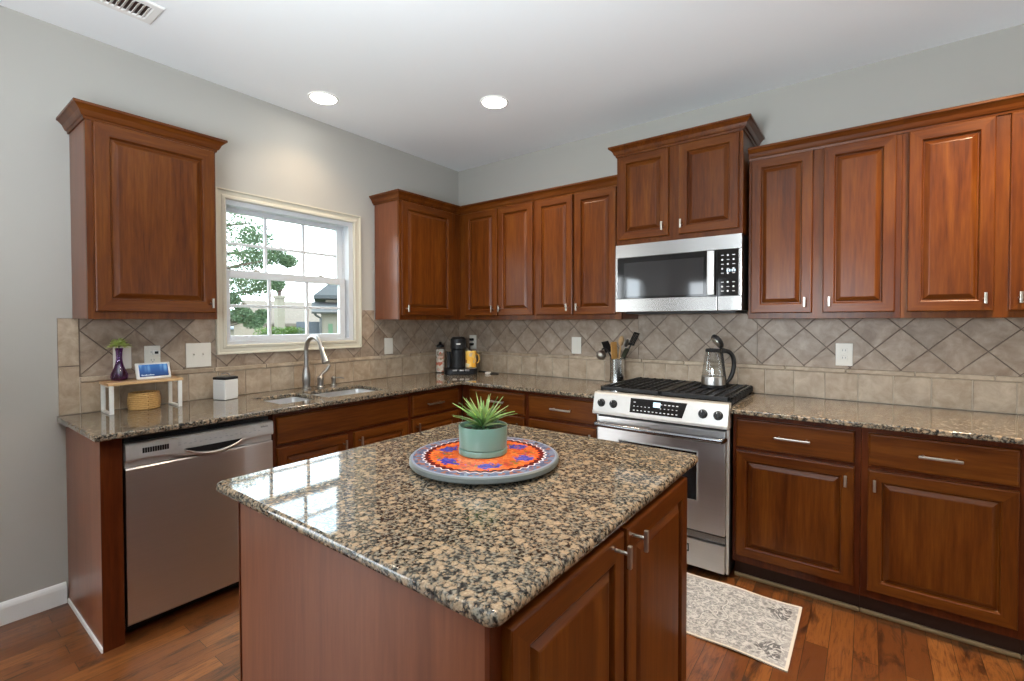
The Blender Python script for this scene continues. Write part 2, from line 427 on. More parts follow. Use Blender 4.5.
# rear window and added glass door frames (behind the camera, seen only in reflections)
bm = B()
for x in (0.30, 0.90): box(bm, x, x + 0.05, YF - 0.12, YF - 0.02, 0.8, 2.15)
for z in (0.8, 1.45, 2.10): box(bm, 0.35, 0.90, YF - 0.12, YF - 0.02, z, z + 0.05)
struct(finish('window_2', bm, VINYL, smooth=False))
bm = B()
for y in (-5.6, -4.78, -3.96): box(bm, -0.11, -0.03, y, y + 0.06, 0, 2.15)
for z in (0.0, 2.07): box(bm, -0.11, -0.03, -5.54, -3.96, z, z + 0.08)
struct(finish('added_door_1', bm, VINYL, smooth=False))  # unseen door, put in so its brightness shows as sheen on the island

for k, (a, b) in enumerate(((-1.14, -0.92), (-0.22, -0.04))):     # frames of unseen slots, added to streak the dishwasher with light
    bm = B(); ring_box(bm, XR + 0.03, XR + 0.08, a, b, 0.0, 2.1, 0.02, 0.02, 0.02, 0.02); struct(finish('window_%d' % (3 + k), bm, VINYL, smooth=False))

def baseboard(name, path):
    bm = B(); sweep(bm, path, [(0, 0), (0.016, 0), (0.016, 0.075), (0.012, 0.088), (0.006, 0.097), (0, 0.1)])
    return struct(finish(name, bm, BASEB, smooth=False))
baseboard('baseboard_left', [(0.0005, -3.9), (0.0005, -2.7745)])
baseboard('baseboard_right', [(XR - 0.0005, -1.2), (XR - 0.0005, -6.7)])

# ---- kitchen window
bm = B()
prof = [(0.0, 0.001), (0.0, 0.018), (0.006, 0.022), (0.018, 0.020), (0.024, 0.016), (0.044, 0.017), (0.050, 0.026), (0.057, 0.026), (0.057, 0.001)]
rings = []
for o, x in prof:
    rings.append([bm.verts.new((x, y, z)) for y, z in ((WY0 - o, WZ0 - o), (WY1 + o, WZ0 - o), (WY1 + o, WZ1 + o), (WY0 - o, WZ1 + o))])
for j in range(len(prof)):
    a, b = rings[j], rings[(j + 1) % len(prof)]
    for k in range(4): bm.faces.new((a[k], a[(k + 1) % 4], b[(k + 1) % 4], b[k]))
win = struct(finish('window_1', bm, CREAM, smooth=False)); win['label'] = 'cream painted window casing'
bm = B(); ring_box(bm, -0.149, 0.0, WY0, WY1, WZ0, WZ1, 0.012, 0.035, 0.014, 0.03, 0.001)
box(bm, -0.065, -0.055, WY1 - 0.045, WY1 - 0.03, WZ0, WZ1); box(bm, -0.02, 0.0, WY0 + 0.01, WY1 - 0.03, WZ0 + 0.012, WZ0 + 0.02)
struct(finish('window_frame', bm, VINYL, win))
MZ = 1.655
def sash(name, x0, x1, y0, y1, z0, z1, l, r, b, t, ym, zm):
    bm = B(); ring_box(bm, x0, x1, y0, y1, z0, z1, l, r, b, t)
    for y in ym: box(bm, x0 + 0.008, x1 - 0.008, y - 0.010, y + 0.010, z0 + b, z1 - t, 0.003)
    box(bm, x0 + 0.009, x1 - 0.009, y0 + l, y1 - r, zm - 0.009, zm + 0.009, 0.003)
    s = struct(finish(name, bm, VINYL, win))
    bm = B(); xm = (x0 + x1) / 2; box(bm, xm - 0.002, xm + 0.002, y0 + l - 0.004, y1 - r + 0.004, z0 + b - 0.004, z1 - t + 0.004)
    struct(finish('window_pane', bm, PANE, s, smooth=False)); return s
sash('upper_sash', -0.105, -0.070, WY0 + 0.012, WY1 - 0.035, 1.64, WZ1 - 0.03, 0.03, 0.055, 0.03, 0.028, (-1.762, -1.498), 1.852)
lo = sash('lower_sash', -0.065, -0.030, WY0 + 0.012, WY1 - 0.047, WZ0 + 0.014, 1.683, 0.028, 0.045, 0.038, 0.048, (-1.758, -1.497), 1.461)
for y in (-1.84, -1.39):
    bm = B(); box(bm, -0.06, -0.035, y - 0.022, y + 0.022, 1.683, 1.69, 0.002); lathe(bm, [(0.010, 1.69), (0.010, 1.697), (0.004, 1.70)], (-0.048, y, 0), 12)
    struct(finish('sash_lock', bm, NICKEL, lo))

# ---- ceiling fixtures
def bulb(x, y, z, k):
    d = bpy.data.lights.new('lamp_bulb', 'SPOT'); d.energy = LAMP * k; d.color = (1.0, 0.76, 0.50); d.spot_size = R(136); d.spot_blend = 1.0; d.shadow_soft_size = 0.05
    o = bpy.data.objects.new('lamp_bulb', d); COL.objects.link(o); o.location = (x, y, z); return o
def ceiling_light(x, y, label, k=1.0):
    t = thing('recessed_ceiling_light', label, 'ceiling light', (x, y, H), 'recessed ceiling lights')
    bm = B(); lathe(bm, [(0.077, 0.0), (0.077, -0.004), (0.080, -0.007), (0.088, -0.007), (0.091, -0.003), (0.091, 0.0)], (x, y, H - 0.0005), 40, cap=False)
    finish('trim_ring', bm, WHITE, t)
    bm = B(); lathe(bm, [(0.077, -0.0005), (0.077, -0.004), (0.035, -0.008), (0.002, -0.0085)], (x, y, H), 40); finish('lens', bm, LENS, t)
    o = bulb(0, 0, -0.05, k); o.parent = t
    return t
ceiling_light(0.342, -1.594, 'lit round recessed ceiling light nearest the window wall', 0.3)
ceiling_light(1.169, -0.899, 'lit round recessed ceiling light toward the corner wall cabinets', 1.0)
for x, y, k in ((3.62, -0.92, 3.4), (2.5, -1.95, 0.8), (4.2, -2.6, 0.35), (1.1, -3.6, 0.35), (3.0, -4.4, 0.35)):   # the other ceiling lamps, out of frame
    bulb(x, y, H - 0.05, k)

t = thing('ceiling_vent', 'white slotted air vent in the ceiling above the left wall', 'vent', (0.46, -2.66, H))
bm = B(); vx0, vx1, vy0, vy1 = 0.378, 0.565, -2.83, -2.506
ring = [(0.0, 0.0), (0.0, -0.005), (0.006, -0.009), (0.032, -0.009), (0.036, -0.003), (0.036, 0.0)]
rg = [[bm.verts.new((x, y, H - 0.0005 + d)) for x, y in ((vx0 + i, vy0 + i), (vx1 - i, vy0 + i), (vx1 - i, vy1 - i), (vx0 + i, vy1 - i))] for i, d in ring]
for a, b in zip(rg, rg[1:]):
    for k in range(4): bm.faces.new((a[k], a[(k + 1) % 4], b[(k + 1) % 4], b[k]))
finish('frame', bm, WHITE, t, smooth=False)
bm = B(); y = vy0 + 0.045
while y < vy1 - 0.04:
    box(bm, -0.056, 0.056, -0.0075, 0.0075, -0.001, 0.001, M=Matrix.Translation((0.4715, y, H - 0.0085)) @ Matrix.Rotation(R(40), 4, 'X')); y += 0.0195
finish('louvers', bm, WHITE, t, smooth=False)
bm = B(); box(bm, vx0 + 0.03, vx1 - 0.03, vy0 + 0.03, vy1 - 0.03, H - 0.0012, H - 0.0006); finish('duct', bm, TOEKICK, t, smooth=False)

# ------------------------------------------------------------------ tiled backsplash
def clip_poly(poly, u0, u1, z0, z1):
    def cut(pl, ax, val, keep_gt):
        out = []
        for i in range(len(pl)):
            a, b = pl[i], pl[(i + 1) % len(pl)]
            ia = (a[ax] >= val) if keep_gt else (a[ax] <= val); ib = (b[ax] >= val) if keep_gt else (b[ax] <= val)
            if ia: out.append(a)
            if ia != ib:
                t = (val - a[ax]) / (b[ax] - a[ax]); out.append((a[0] + t * (b[0] - a[0]), a[1] + t * (b[1] - a[1])))
        return out
    for ax, val, k in ((0, u0, True), (0, u1, False), (1, z0, True), (1, z1, False)):
        if len(poly) < 3: return []
        poly = cut(poly, ax, val, k)
    return poly
def area2(p): return abs(sum(p[i][0] * p[(i + 1) % len(p)][1] - p[(i + 1) % len(p)][0] * p[i][1] for i in range(len(p)))) / 2
def tile_poly(bm, fr, poly, n0, n1, mi):
    if len(poly) < 3 or area2(poly) < 2e-4: return
    c = (sum(p[0] for p in poly) / len(poly), sum(p[1] for p in poly) / len(poly))
    base = [bm.verts.new(fr.p(p[0], n0, p[1])) for p in poly]
    top = []
    for p in poly:
        d = Vector((c[0] - p[0], c[1] - p[1])); d = d.normalized() * 0.002 if d.length else d
        top.append(bm.verts.new(fr.p(p[0] + d.x, n1, p[1] + d.y)))
    k = len(poly)
    for i in range(k): bm.faces.new((base[i], base[(i + 1) % k], top[(i + 1) % k], top[i])).material_index = mi
    bm.faces.new(top).material_index = mi
CT = 0.910           # counter top height
Z_RAIL0, Z_RAIL1, DIA, GAP = 1.065, 1.091, 0.2225, 0.0022
def backsplash(name, fr, straight_at, diag_at, u0, u1, tops, border=None):
    """tops: list of (ua, ub, ztop, zbottom of the diagonal field)"""
    bm = B(); ub0 = u0
    if border: ub0 = border
    for ua, ub, zt, zb in tops: fr.box(bm, ua, ub, 0.0006, 0.0035, zb - 0.0 if zb > Z_RAIL1 else Z_RAIL1, zt, mi=3)
    fr.box(bm, u0, u1, 0.0006, 0.0035, CT + 0.0005, Z_RAIL1, mi=2)
    # straight course
    k = math.floor((ub0 - straight_at) / 0.155) - 1
    while straight_at + k * 0.155 < u1:
        a, b = straight_at + k * 0.155 + GAP, straight_at + (k + 1) * 0.155 - GAP; k += 1
        tile_poly(bm, fr, clip_poly([(a, CT + 0.002), (b, CT + 0.002), (b, Z_RAIL0 - GAP), (a, Z_RAIL0 - GAP)], ub0 + GAP, u1, 0, 9), 0.0035, 0.0075, 1)
    if border:
        for za, zb in ((CT + 0.002, 1.144), (1.148, tops[0][2] - 0.001)):
            tile_poly(bm, fr, [(u0 + 0.001, za), (ub0 - GAP, za), (ub0 - GAP, zb), (u0 + 0.001, zb)], 0.0035, 0.0075, 1)
    # pencil rail
    k = 0; L = 0.30; a = ub0
    while a < u1 - 0.01:
        b = min(a + L, u1); bmb = 0.005
        fr.box(bm, a + 0.001, b - 0.001, 0.0035, 0.0145, Z_RAIL0, Z_RAIL1, bmb, 3, 1); a = b
    # diagonal field
    h = DIA / 2 - GAP * 1.2
    for ua, ub, zt, zb in tops:
        i0 = math.floor((ua - diag_at) / (DIA / 2)) - 2; i1 = math.ceil((ub - diag_at) / (DIA / 2)) + 2
        for i in range(i0, i1):
            for j in range(-1, 6):
                if (i + j) % 2 == 0: continue
                cu, cz = diag_at + i * DIA / 2, 1.098 + j * DIA / 2
                lo_ = max(ua, ub0) + (GAP if border and ua < ub0 else 0)
                tile_poly(bm, fr, clip_poly([(cu - h, cz), (cu, cz - h), (cu + h, cz), (cu, cz + h)], lo_, ub, max(zb, Z_RAIL1 + 0.001), zt), 0.0035, 0.0075, 0)
    return struct(finish(name, bm, [TILE_D, TILE_S, GROUT_S, GROUT_D], smooth=False))
backsplash('backsplash_left', LEFT, -2.712, -2.712, -2.790, -0.0005, [(-2.790, WY0 - 0.0575, 1.380, 0), (WY0 - 0.0575, WY1 + 0.0575, WZ0 - 0.058, 0), (WY1 + 0.0575, -0.967, 1.45, 0), (-0.967, -0.0005, 1.3775, 0)], border=-2.712)
backsplash('backsplash_back', BACK, 2.91, 1.915, 0.0085, 4.30, [(0.0085, 1.780, 1.3775, 0), (1.780, 2.5545, 1.419, 0), (2.5545, 4.30, 1.3775, 0)])

# ------------------------------------------------------------------ upper cabinets
UZ0, UZ1, FACE = 1.378, 2.300, 0.300
CROWN = [(0.0, -0.045), (0.006, -0.045), (0.008, -0.034), (0.014, -0.032), (0.018, -0.024), (0.024, -0.010), (0.036, 0.004), (0.040, 0.008), (0.045, 0.009), (0.045, 0.020), (0.0, 0.020)]
CRZ = 2.316
def crown(parent, path, seg, z=CRZ):
    bm = B(); sweep(bm, path, [(o, z + d) for o, d in CROWN], seg)
    return finish('crown_moulding', bm, WOOD['y'] if seg is None else WOOD['x'], parent, smooth=False)

def upper_body(t, fr, u0, u1, z0=UZ0, z1=UZ1, face=FACE, side=VENEER):
    bm = B(); fr.box(bm, u0, u1, 0.010 if True else 0, face - 0.02, z0, z1)
    b = finish('body', bm, side, t, smooth=False)
    bm = B(); fr.box(bm, u0, u1, face - 0.02, face, z0 - 0.003, z1, 0.0015)
    finish('face_frame', bm, WOOD['z'], t, smooth=False)
G_UP, G_LO = 'cherry wall cabinets', 'cherry base cabinets'
# single cabinet left of the window
t = thing('wall_cabinet', 'single-door cherry wall cabinet hanging alone left of the window', 'cabinet', (0.0, -2.471, UZ0), G_UP)
upper_body(t, LEFT, -2.736, -2.206)
crown(t, [(0.002, -2.736), (FACE, -2.736), (FACE, -2.206), (0.002, -2.206)], None)
d = panel_door(LEFT, -2.711, -2.216, 1.410, 2.268, FACE, stile=0.058, parent=t); knob(LEFT, -2.244, 1.434, 1.484, FACE + 0.02, d)
# corner cabinet on the window wall
CPATH = [(0.002, -0.962), (FACE, -0.962), (FACE, -FACE), (1.080, -FACE), (1.780, -FACE)]
t = thing('wall_cabinet', 'single-door cherry wall cabinet between the window and the corner', 'cabinet', (0.0, -0.63, UZ0), G_UP)
upper_body(t, LEFT, -0.962, -FACE)
crown(t, CPATH, (0, 2))
d = panel_door(LEFT, -0.948, -0.405, 1.410, 2.268, FACE, stile=0.058, parent=t); knob(LEFT, -0.915, 1.434, 1.486, FACE + 0.02, d)
# back wall, left of the microwave
for (u0, u1, seg, doors, ks, lab) in ((FACE - 0.02, 1.080, (2, 3), ((0.372, 0.716), (0.731, 1.064)), (0.686, 0.762), 'two-door cherry wall cabinet tucked into the corner above the coffee maker'),
                                     (1.080, 1.780, (3, 4), ((1.095, 1.411), (1.428, 1.744)), (1.380, 1.460), 'two-door cherry wall cabinet directly left of the microwave')):
    t = thing('wall_cabinet', lab, 'cabinet', ((u0 + u1) / 2, 0, UZ0), G_UP)
    bm = B(); BACK.box(bm, u0 if u0 > 0.5 else 0.012, u1, 0.010, FACE - 0.0205, UZ0, UZ1); finish('body', bm, VENEER, t, smooth=False)
    bm = B(); BACK.box(bm, u0 + (0.0205 if u0 < 0.5 else 0), u1, FACE - 0.02, FACE, UZ0 - 0.003, UZ1, 0.0015); finish('face_frame', bm, WOOD['z'], t, smooth=False)
    crown(t, CPATH, seg)
    for (a, b), k in zip(doors, ks):
        d = panel_door(BACK, a, b, 1.410, 2.268, FACE, parent=t); knob(BACK, k, 1.436, 1.487, FACE + 0.02, d)
# raised cabinet over the microwave
t = thing('wall_cabinet', 'short raised two-door cherry wall cabinet above the microwave', 'cabinet', (2.162, 0, 1.858), G_UP)
upper_body(t, BACK, 1.784, 2.541, 1.858, 2.455, 0.385, WOOD['z'])
crown(t, [(1.784, -0.002), (1.784, -0.385), (2.541, -0.385), (2.541, -0.002)], None, 2.474)
for (a, b), k in zip(((1.803, 2.127), (2.190, 2.522)), (2.097, 2.211)):
    d = panel_door(BACK, a, b, 1.886, 2.422, 0.385, parent=t); knob(BACK, k, 1.917, 1.968, 0.405, d)
# right of the microwave
RPATH = [(2.556, -FACE), (3.233, -FACE), (3.930, -FACE), (4.30, -FACE)]
for i, (u0, u1, doors, ks, lab) in enumerate(((2.556, 3.233, ((2.571, 2.867), (2.914, 3.211)), (2.836, 2.945), 'two-door cherry wall cabinet directly right of the microwave'),
                                (3.233, 3.930, ((3.257, 3.554), (3.600, 3.900)), (3.523, 3.632), 'cherry wall cabinet at the right end of the range wall'))):
    t = thing('wall_cabinet', lab, 'cabinet', ((u0 + u1) / 2, 0, UZ0), G_UP)
    upper_body(t, BACK, u0, u1)
    crown(t, RPATH, (i, i + 1))
    for (a, b), k in zip(doors, ks):
        d = panel_door(BACK, a, b, 1.406, 2.268, FACE, parent=t); knob(BACK, k, 1.437, 1.488, FACE + 0.02, d)

# ------------------------------------------------------------------ base cabinets
LF, LZ0, LZ1 = 0.608, 0.100, 0.8835
def base_body(t, fr, u0, u1, shoe=True, hollow=False):
    bm = B()
    if hollow:
        for a, b, n0, n1, za, zb_ in ((u0 + 0.0005, u0 + 0.018, 0.012, LF - 0.0205, LZ0, LZ1), (u1 - 0.018, u1 - 0.0005, 0.012, LF - 0.0205, LZ0, LZ1), (u0 + 0.018, u1 - 0.018, 0.012, LF - 0.0205, LZ0, LZ0 + 0.018), (u0 + 0.018, u1 - 0.018, 0.012, 0.018, LZ0 + 0.018, LZ1)):
            fr.box(bm, a, b, n0, n1, za, zb_)
        bmesh.ops.remove_doubles(bm, verts=bm.verts, dist=1e-5)
    else: fr.box(bm, u0 + 0.0005, u1 - 0.0005, 0.012, LF - 0.02, LZ0, LZ1)
    finish('body', bm, DARKWOOD['z'], t, smooth=False)
    bm = B(); fr.box(bm, u0 + 0.0005, u1 - 0.0005, LF - 0.02, LF, LZ0, LZ1, 0.001); finish('face_frame', bm, DARKWOOD['z'], t, smooth=False)
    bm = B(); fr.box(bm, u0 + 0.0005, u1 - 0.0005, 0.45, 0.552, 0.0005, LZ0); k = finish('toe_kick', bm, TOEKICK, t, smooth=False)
    if shoe:
        bm = B(); fr.box(bm, u0 + 0.0005, u1 - 0.0005, 0.5522, 0.569, 0.0005, 0.020, 0.006, 3); finish('shoe_moulding', bm, SHOE, k)
# end panel beside the dishwasher
t = thing('end_panel', 'tall cherry end panel closing the cabinet run left of the dishwasher', 'cabinet panel', (0.3, -2.73, 0), None)
bm = B(); box(bm, 0.012, LF - 0.002, -2.768, -2.752, 0.022, LZ1, 0.001); finish('side_panel', bm, VENEER, t, smooth=False)
bm = B(); box(bm, LF - 0.022, LF, -2.7505, -2.696, 0.0005, LZ1, 0.001); box(bm, LF - 0.0019, LF + 0.004, -2.7685, -2.696, 0.0005, LZ1, 0.001); finish('filler_stile', bm, DARKWOOD['z'], t, smooth=False)
bm = B(); box(bm, 0.018, LF + 0.003, -2.774, -2.7525, 0.0005, 0.022, 0.003); finish('floor_trim', bm, BASEB, t)['label'] = 'grey-white floor trim strip'
# sink base
t = thing('base_cabinet', 'cherry sink base cabinet with a wide false drawer under the window', 'cabinet', (0.3, -1.6, 0), G_LO)
base_body(t, LEFT, -2.066, -1.140, hollow=True)
slab_front(LEFT, -2.050, -1.158, 0.708, 0.856, LF, name='false_drawer', parent=t)
for (a, b), k in zip(((-2.050, -1.628), (-1.582, -1.158)), (-1.660, -1.550)):
    d = panel_door(LEFT, a, b, 0.135, 0.690, LF, parent=t); knob(LEFT, k, 0.612, 0.664, LF + 0.02, d)
# drawer bank right of the sink
t = thing('base_cabinet', 'narrow one-drawer cherry base cabinet between the sink and the inside corner', 'cabinet', (0.3, -0.88, 0), G_LO)
base_body(t, LEFT, -1.140, -0.610)
d = slab_front(LEFT, -1.122, -0.668, 0.708, 0.856, LF, parent=t); pull(LEFT, -1.000, -0.850, 0.780, LF + 0.02, d)
d = panel_door(LEFT, -1.122, -0.668, 0.135, 0.690, LF, parent=t); knob(LEFT, -1.09, 0.612, 0.664, LF + 0.02, d)
# back run
for (u0, u1, a, b, p0, p1, kb, lab) in ((0.610, 1.225, 0.695, 1.207, 0.900, 1.043, 1.17, 'one-drawer cherry base cabinet in the inside corner behind the island plant'),
                                       (1.225, 1.778, 1.243, 1.760, 1.434, 1.590, 1.73, 'one-drawer cherry base cabinet directly left of the range'),
                                       (2.545, 3.088, 2.563, 3.064, 2.742, 2.894, 3.031, 'one-drawer cherry base cabinet directly right of the range'),
                                       (3.088, 3.612, 3.114, 3.590, 3.284, 3.424, 3.137, 'one-drawer cherry base cabinet at the far right of the range wall'),
                                       (3.612, 4.25, 3.640, 4.22, 3.86, 4.0, 4.18, 'cherry base cabinet stile cut off by the right picture edge')):
    t = thing('base_cabinet', lab, 'cabinet', ((u0 + u1) / 2, -0.3, 0), G_LO)
    base_body(t, BACK, u0, u1)
    d = slab_front(BACK, a, b, 0.708, 0.856, LF, parent=t); pull(BACK, p0, p1, 0.784, LF + 0.02, d)
    d = panel_door(BACK, a, b, 0.140, 0.690, LF, parent=t); knob(BACK, kb, 0.603, 0.656, LF + 0.02, d)

# ------------------------------------------------------------------ countertops
def cells_slab(bm, xs, ys, filled, z0, z1):
    V = {}
    def vt(i, j, z):
        k = (i, j, z)
        if k not in V: V[k] = bm.verts.new((xs[i], ys[j], z))
        return V[k]
    for i in range(len(xs) - 1):
        for j in range(len(ys) - 1):
            if not filled(i, j): continue
            for z in (z0, z1): bm.faces.new((vt(i, j, z), vt(i + 1, j, z), vt(i + 1, j + 1, z), vt(i, j + 1, z)))
            for di, dj, a, b in ((-1, 0, (i, j), (i, j + 1)), (1, 0, (i + 1, j), (i + 1, j + 1)), (0, -1, (i, j), (i + 1, j)), (0, 1, (i, j + 1), (i + 1, j + 1))):
                ii, jj = i + di, j + dj
                if not (0 <= ii < len(xs) - 1 and 0 <= jj < len(ys) - 1 and filled(ii, jj)):
                    bm.faces.new((vt(*a, z0), vt(*b, z0), vt(*b, z1), vt(*a, z1)))
def bevel_sharp(bm, off, seg, pick):
    bmesh.ops.recalc_face_normals(bm, faces=bm.faces)
    es = [e for e in bm.edges if len(e.link_faces) == 2 and e.calc_face_angle() > 0.6 and pick(e)]
    bmesh.ops.bevel(bm, geom=es, offset=off, segments=seg, affect='EDGES', profile=0.5)
CD, CB = 0.672, 0.8845
SX0, SX1, SY0, SYM0, SYM1, SY1 = 0.205, 0.535, -1.985, -1.722, -1.694, -1.262
bm = B()
xs = [0.0006, SX0, SX1, CD, 1.780]; ys = [-2.797, SY0, SYM0, SYM1, SY1, -CD, -0.0006]
def fl(i, j):
    if i == 3: return j == 5
    if i == 1 and j in (1, 3): return False
    return True
cells_slab(bm, xs, ys, fl, CB, CT)
bevel_sharp(bm, 0.007, 3, lambda e: all(v.co.x > 0.01 and v.co.y < -0.01 for v in e.verts) and abs(e.verts[0].co.z - e.verts[1].co.z) < 1e-5)
ct = tag(finish('countertop', bm, GRANITE), 'L-shaped brown speckled granite countertop running under the window and round the corner', 'countertop', 'granite countertops')
bm = B(); cells_slab(bm, [2.543, 4.27], [-CD, -0.0006], lambda i, j: True, CB, CT)
bevel_sharp(bm, 0.007, 3, lambda e: all(v.co.y < -0.01 for v in e.verts) and abs(e.verts[0].co.z - e.verts[1].co.z) < 1e-5)
tag(finish('countertop', bm, GRANITE), 'straight brown speckled granite countertop right of the range', 'countertop', 'granite countertops')

# sink
t = thing('kitchen_sink', 'stainless steel double-bowl undermount sink below the window', 'sink', (0.37, -1.62, 0.72))
def bowl(y0, y1, x0, x1):
    bm = B(); zt, zb, m = CB - 0.0005, 0.70, 0.012
    def loop(x0, x1, y0, y1, z, r, n=5):
        pts = []
        for cx, cy, a0 in ((x1 - r, y1 - r, 0), (x0 + r, y1 - r, 90), (x0 + r, y0 + r, 180), (x1 - r, y0 + r, 270)):
            for k in range(n + 1):
                a = R(a0 + 90 * k / n); pts.append(bm.verts.new((cx + r * math.cos(a), cy + r * math.sin(a), z)))
        return pts
    L = [loop(x0 - m, x1 + m, y0 - m, y1 + m, zt, 0.03), loop(x0, x1, y0, y1, zt, 0.03), loop(x0 + 0.006, x1 - 0.006, y0 + 0.006, y1 - 0.006, zb + 0.03, 0.04), loop(x0 + 0.03, x1 - 0.03, y0 + 0.03, y1 - 0.03, zb, 0.03)]
    for a, b in zip(L, L[1:]):
        k = len(a)
        for i in range(k): bm.faces.new((a[i], a[(i + 1) % k], b[(i + 1) % k], b[i]))
    bm.faces.new(L[-1])
    o = finish('bowl', bm, plain('satin_sink_steel', (0.70, 0.70, 0.70), 0.42, 0.9), t)
    bm = B(); lathe(bm, [(0.045, 0.0), (0.045, 0.003), (0.036, 0.004), (0.030, -0.0), (0.004, 0.001)], ((x0 + x1) / 2, (y0 + y1) / 2, zb + 0.0005), 24); finish('drain', bm, CHROME, o)
bowl(SY0, SYM0 - 0.002, SX0, SX1); bowl(SYM1 + 0.002, SY1, SX0, SX1)

# faucet set
fy = -1.589
t = thing('faucet', 'tall gooseneck pull-down faucet in brushed nickel behind the sink', 'faucet', (0.10, fy, CT))
bm = B(); lathe(bm, [(0.030, 0.0005), (0.030, 0.006), (0.024, 0.012), (0.023, 0.03), (0.027, 0.06), (0.027, 0.09), (0.021, 0.125), (0.0175, 0.135), (0.0175, 0.142), (0.014, 0.146)], (0.10, fy, CT), 28); finish('base', bm, CHROME, t)
bm = B(); pts = [(0.10, fy, CT + 0.14), (0.10, fy, CT + 0.20)]
for k in range(0, 17):
    a = PI - PI * 0.90 * k / 16; pts.append((0.195 + 0.095 * math.cos(a), fy, CT + 0.255 + 0.098 * math.sin(a)))
tube(bm, pts, 0.0145, 16); finish('spout', bm, CHROME, t)
bm = B(); e = Vector(pts[-1]); dr = (Vector(pts[-1]) - Vector(pts[-2])).normalized(); dr = (dr + Vector((0.12, 0, 0))).normalized()
tube(bm, [e - dr * 0.004, e + dr * 0.004, e + dr * 0.012, e + dr * 0.07, e + dr * 0.098, e + dr * 0.108, e + dr * 0.112], [0.0155, 0.0165, 0.0155, 0.020, 0.024, 0.024, 0.018], 20); finish('spray_head', bm, CHROME, t)
ly = -1.487
t = thing('faucet_lever', 'single brushed nickel lever handle on its own base right of the faucet', 'faucet handle', (0.10, ly, CT))
bm = B(); lathe(bm, [(0.027, 0.0005), (0.027, 0.005), (0.020, 0.012), (0.0195, 0.045), (0.022, 0.055), (0.022, 0.066), (0.015, 0.076), (0.006, 0.081)], (0.10, ly, CT), 24); finish('base', bm, CHROME, t)
bm = B(); tube(bm, bez((0.10, ly, CT + 0.070), (0.10, ly + 0.01, CT + 0.10), (0.10, ly + 0.05, CT + 0.105), (0.105, ly + 0.068, CT + 0.150), 10), [0.012, 0.011, 0.010, 0.009, 0.009, 0.009, 0.0095, 0.010, 0.0105, 0.0105, 0.007], 12); finish('handle', bm, CHROME, t)
sy = -1.386
t = thing('soap_dispenser', 'short brushed nickel soap dispenser pump right of the faucet lever', 'soap dispenser', (0.10, sy, CT))
bm = B(); lathe(bm, [(0.024, 0.0005), (0.024, 0.005), (0.015, 0.012), (0.0145, 0.04), (0.017, 0.05), (0.017, 0.06), (0.008, 0.068)], (0.10, sy, CT), 24); finish('base', bm, CHROME, t)
bm = B(); tube(bm, [(0.10, sy - 0.006, CT + 0.056), (0.105, sy + 0.03, CT + 0.056), (0.112, sy + 0.068, CT + 0.050), (0.113, sy + 0.071, CT + 0.044)], [0.006, 0.0055, 0.005, 0.0045], 10); finish('nozzle', bm, CHROME, t)

# ------------------------------------------------------------------ dishwasher
y0, y1 = -2.688, -2.074
t = thing('dishwasher', 'stainless steel dishwasher built in under the counter left of the sink', 'dishwasher', (0.3, (y0 + y1) / 2, 0))
bm = B(); box(bm, 0.03, 0.585, y0 + 0.004, y1 - 0.004, 0.09, 0.865); finish('tub', bm, BLACK, t, smooth=False)
bm = B(); nseg = 16
def bulge(y): s = (y - (y0 + y1) / 2) / ((y1 - y0) / 2); return 0.006 * (1 - s * s)
cols = []
for k in range(nseg + 1):
    y = y0 + (y1 - y0) * k / nseg; x = 0.622 + bulge(y)
    cols.append([bm.verts.new(p) for p in ((0.588, y, 0.072), (x - 0.006, y, 0.072), (x, y, 0.080), (x, y, 0.736), (x - 0.004, y, 0.742), (0.588, y, 0.742))])
for a, b in zip(cols, cols[1:]):
    for j in range(6): bm.faces.new((a[j], a[(j + 1) % 6], b[(j + 1) % 6], b[j]))
bm.faces.new(cols[0]); bm.faces.new(cols[-1])
finish('door', bm, STEEL, t)
bm = B(); cols = []
for k in range(nseg + 1):
    y = y0 + (y1 - y0) * k / nseg; x = 0.622 + bulge(y); s = abs((y - (y0 + y1) / 2) / ((y1 - y0) / 2)); sc = 0.030 * max(0, 1 - (s / 0.55) ** 2) 
    zb = 0.775 - sc
    cols.append([bm.verts.new(p) for p in ((0.588, y, 0.744), (x - 0.012 - sc * 0.5, y, 0.744), (x - 0.012 - sc * 0.5, y, zb - 0.004), (x + 0.006, y, zb), (x + 0.010, y, zb + 0.010), (x + 0.006, y, 0.838), (x - 0.002, y, 0.846), (0.588, y, 0.846))])
for a, b in zip(cols, cols[1:]):
    for j in range(8): bm.faces.new((a[j], a[(j + 1) % 8], b[(j + 1) % 8], b[j]))
bm.faces.new(cols[0]); bm.faces.new(cols[-1])
cp = finish('control_panel', bm, STEEL_LIGHT, t)
def dwx(y, z): return 0.622 + bulge(y) + 0.0102 - 0.004 * max(0, (z - 0.785)) / 0.053
bm = B()
for i in range(11):
    y = -2.632 + i * 0.0088; x = dwx(y, 0.808); box(bm, x - 0.002, x + 0.0012, y, y + 0.007, 0.800, 0.822)
finish('vent', bm, BLACK, cp, smooth=False)
bm = B()
for i, y in enumerate([-2.50 + 0.021 * k for k in range(9)] + [-2.305 + 0.022 * k for k in range(8)]):
    z = 0.806 + (0.004 if i % 2 else 0); x = dwx(y, z); box(bm, x - 0.002, x + 0.0008, y, y + 0.010, z, z + 0.004); 
    if i % 3 == 0: box(bm, x - 0.002, x + 0.0008, y, y + 0.006, z + 0.010, z + 0.013)
finish('button_marks', bm, plain('grey_print', (0.42, 0.42, 0.42), 0.5), cp, smooth=False)
bm = B()
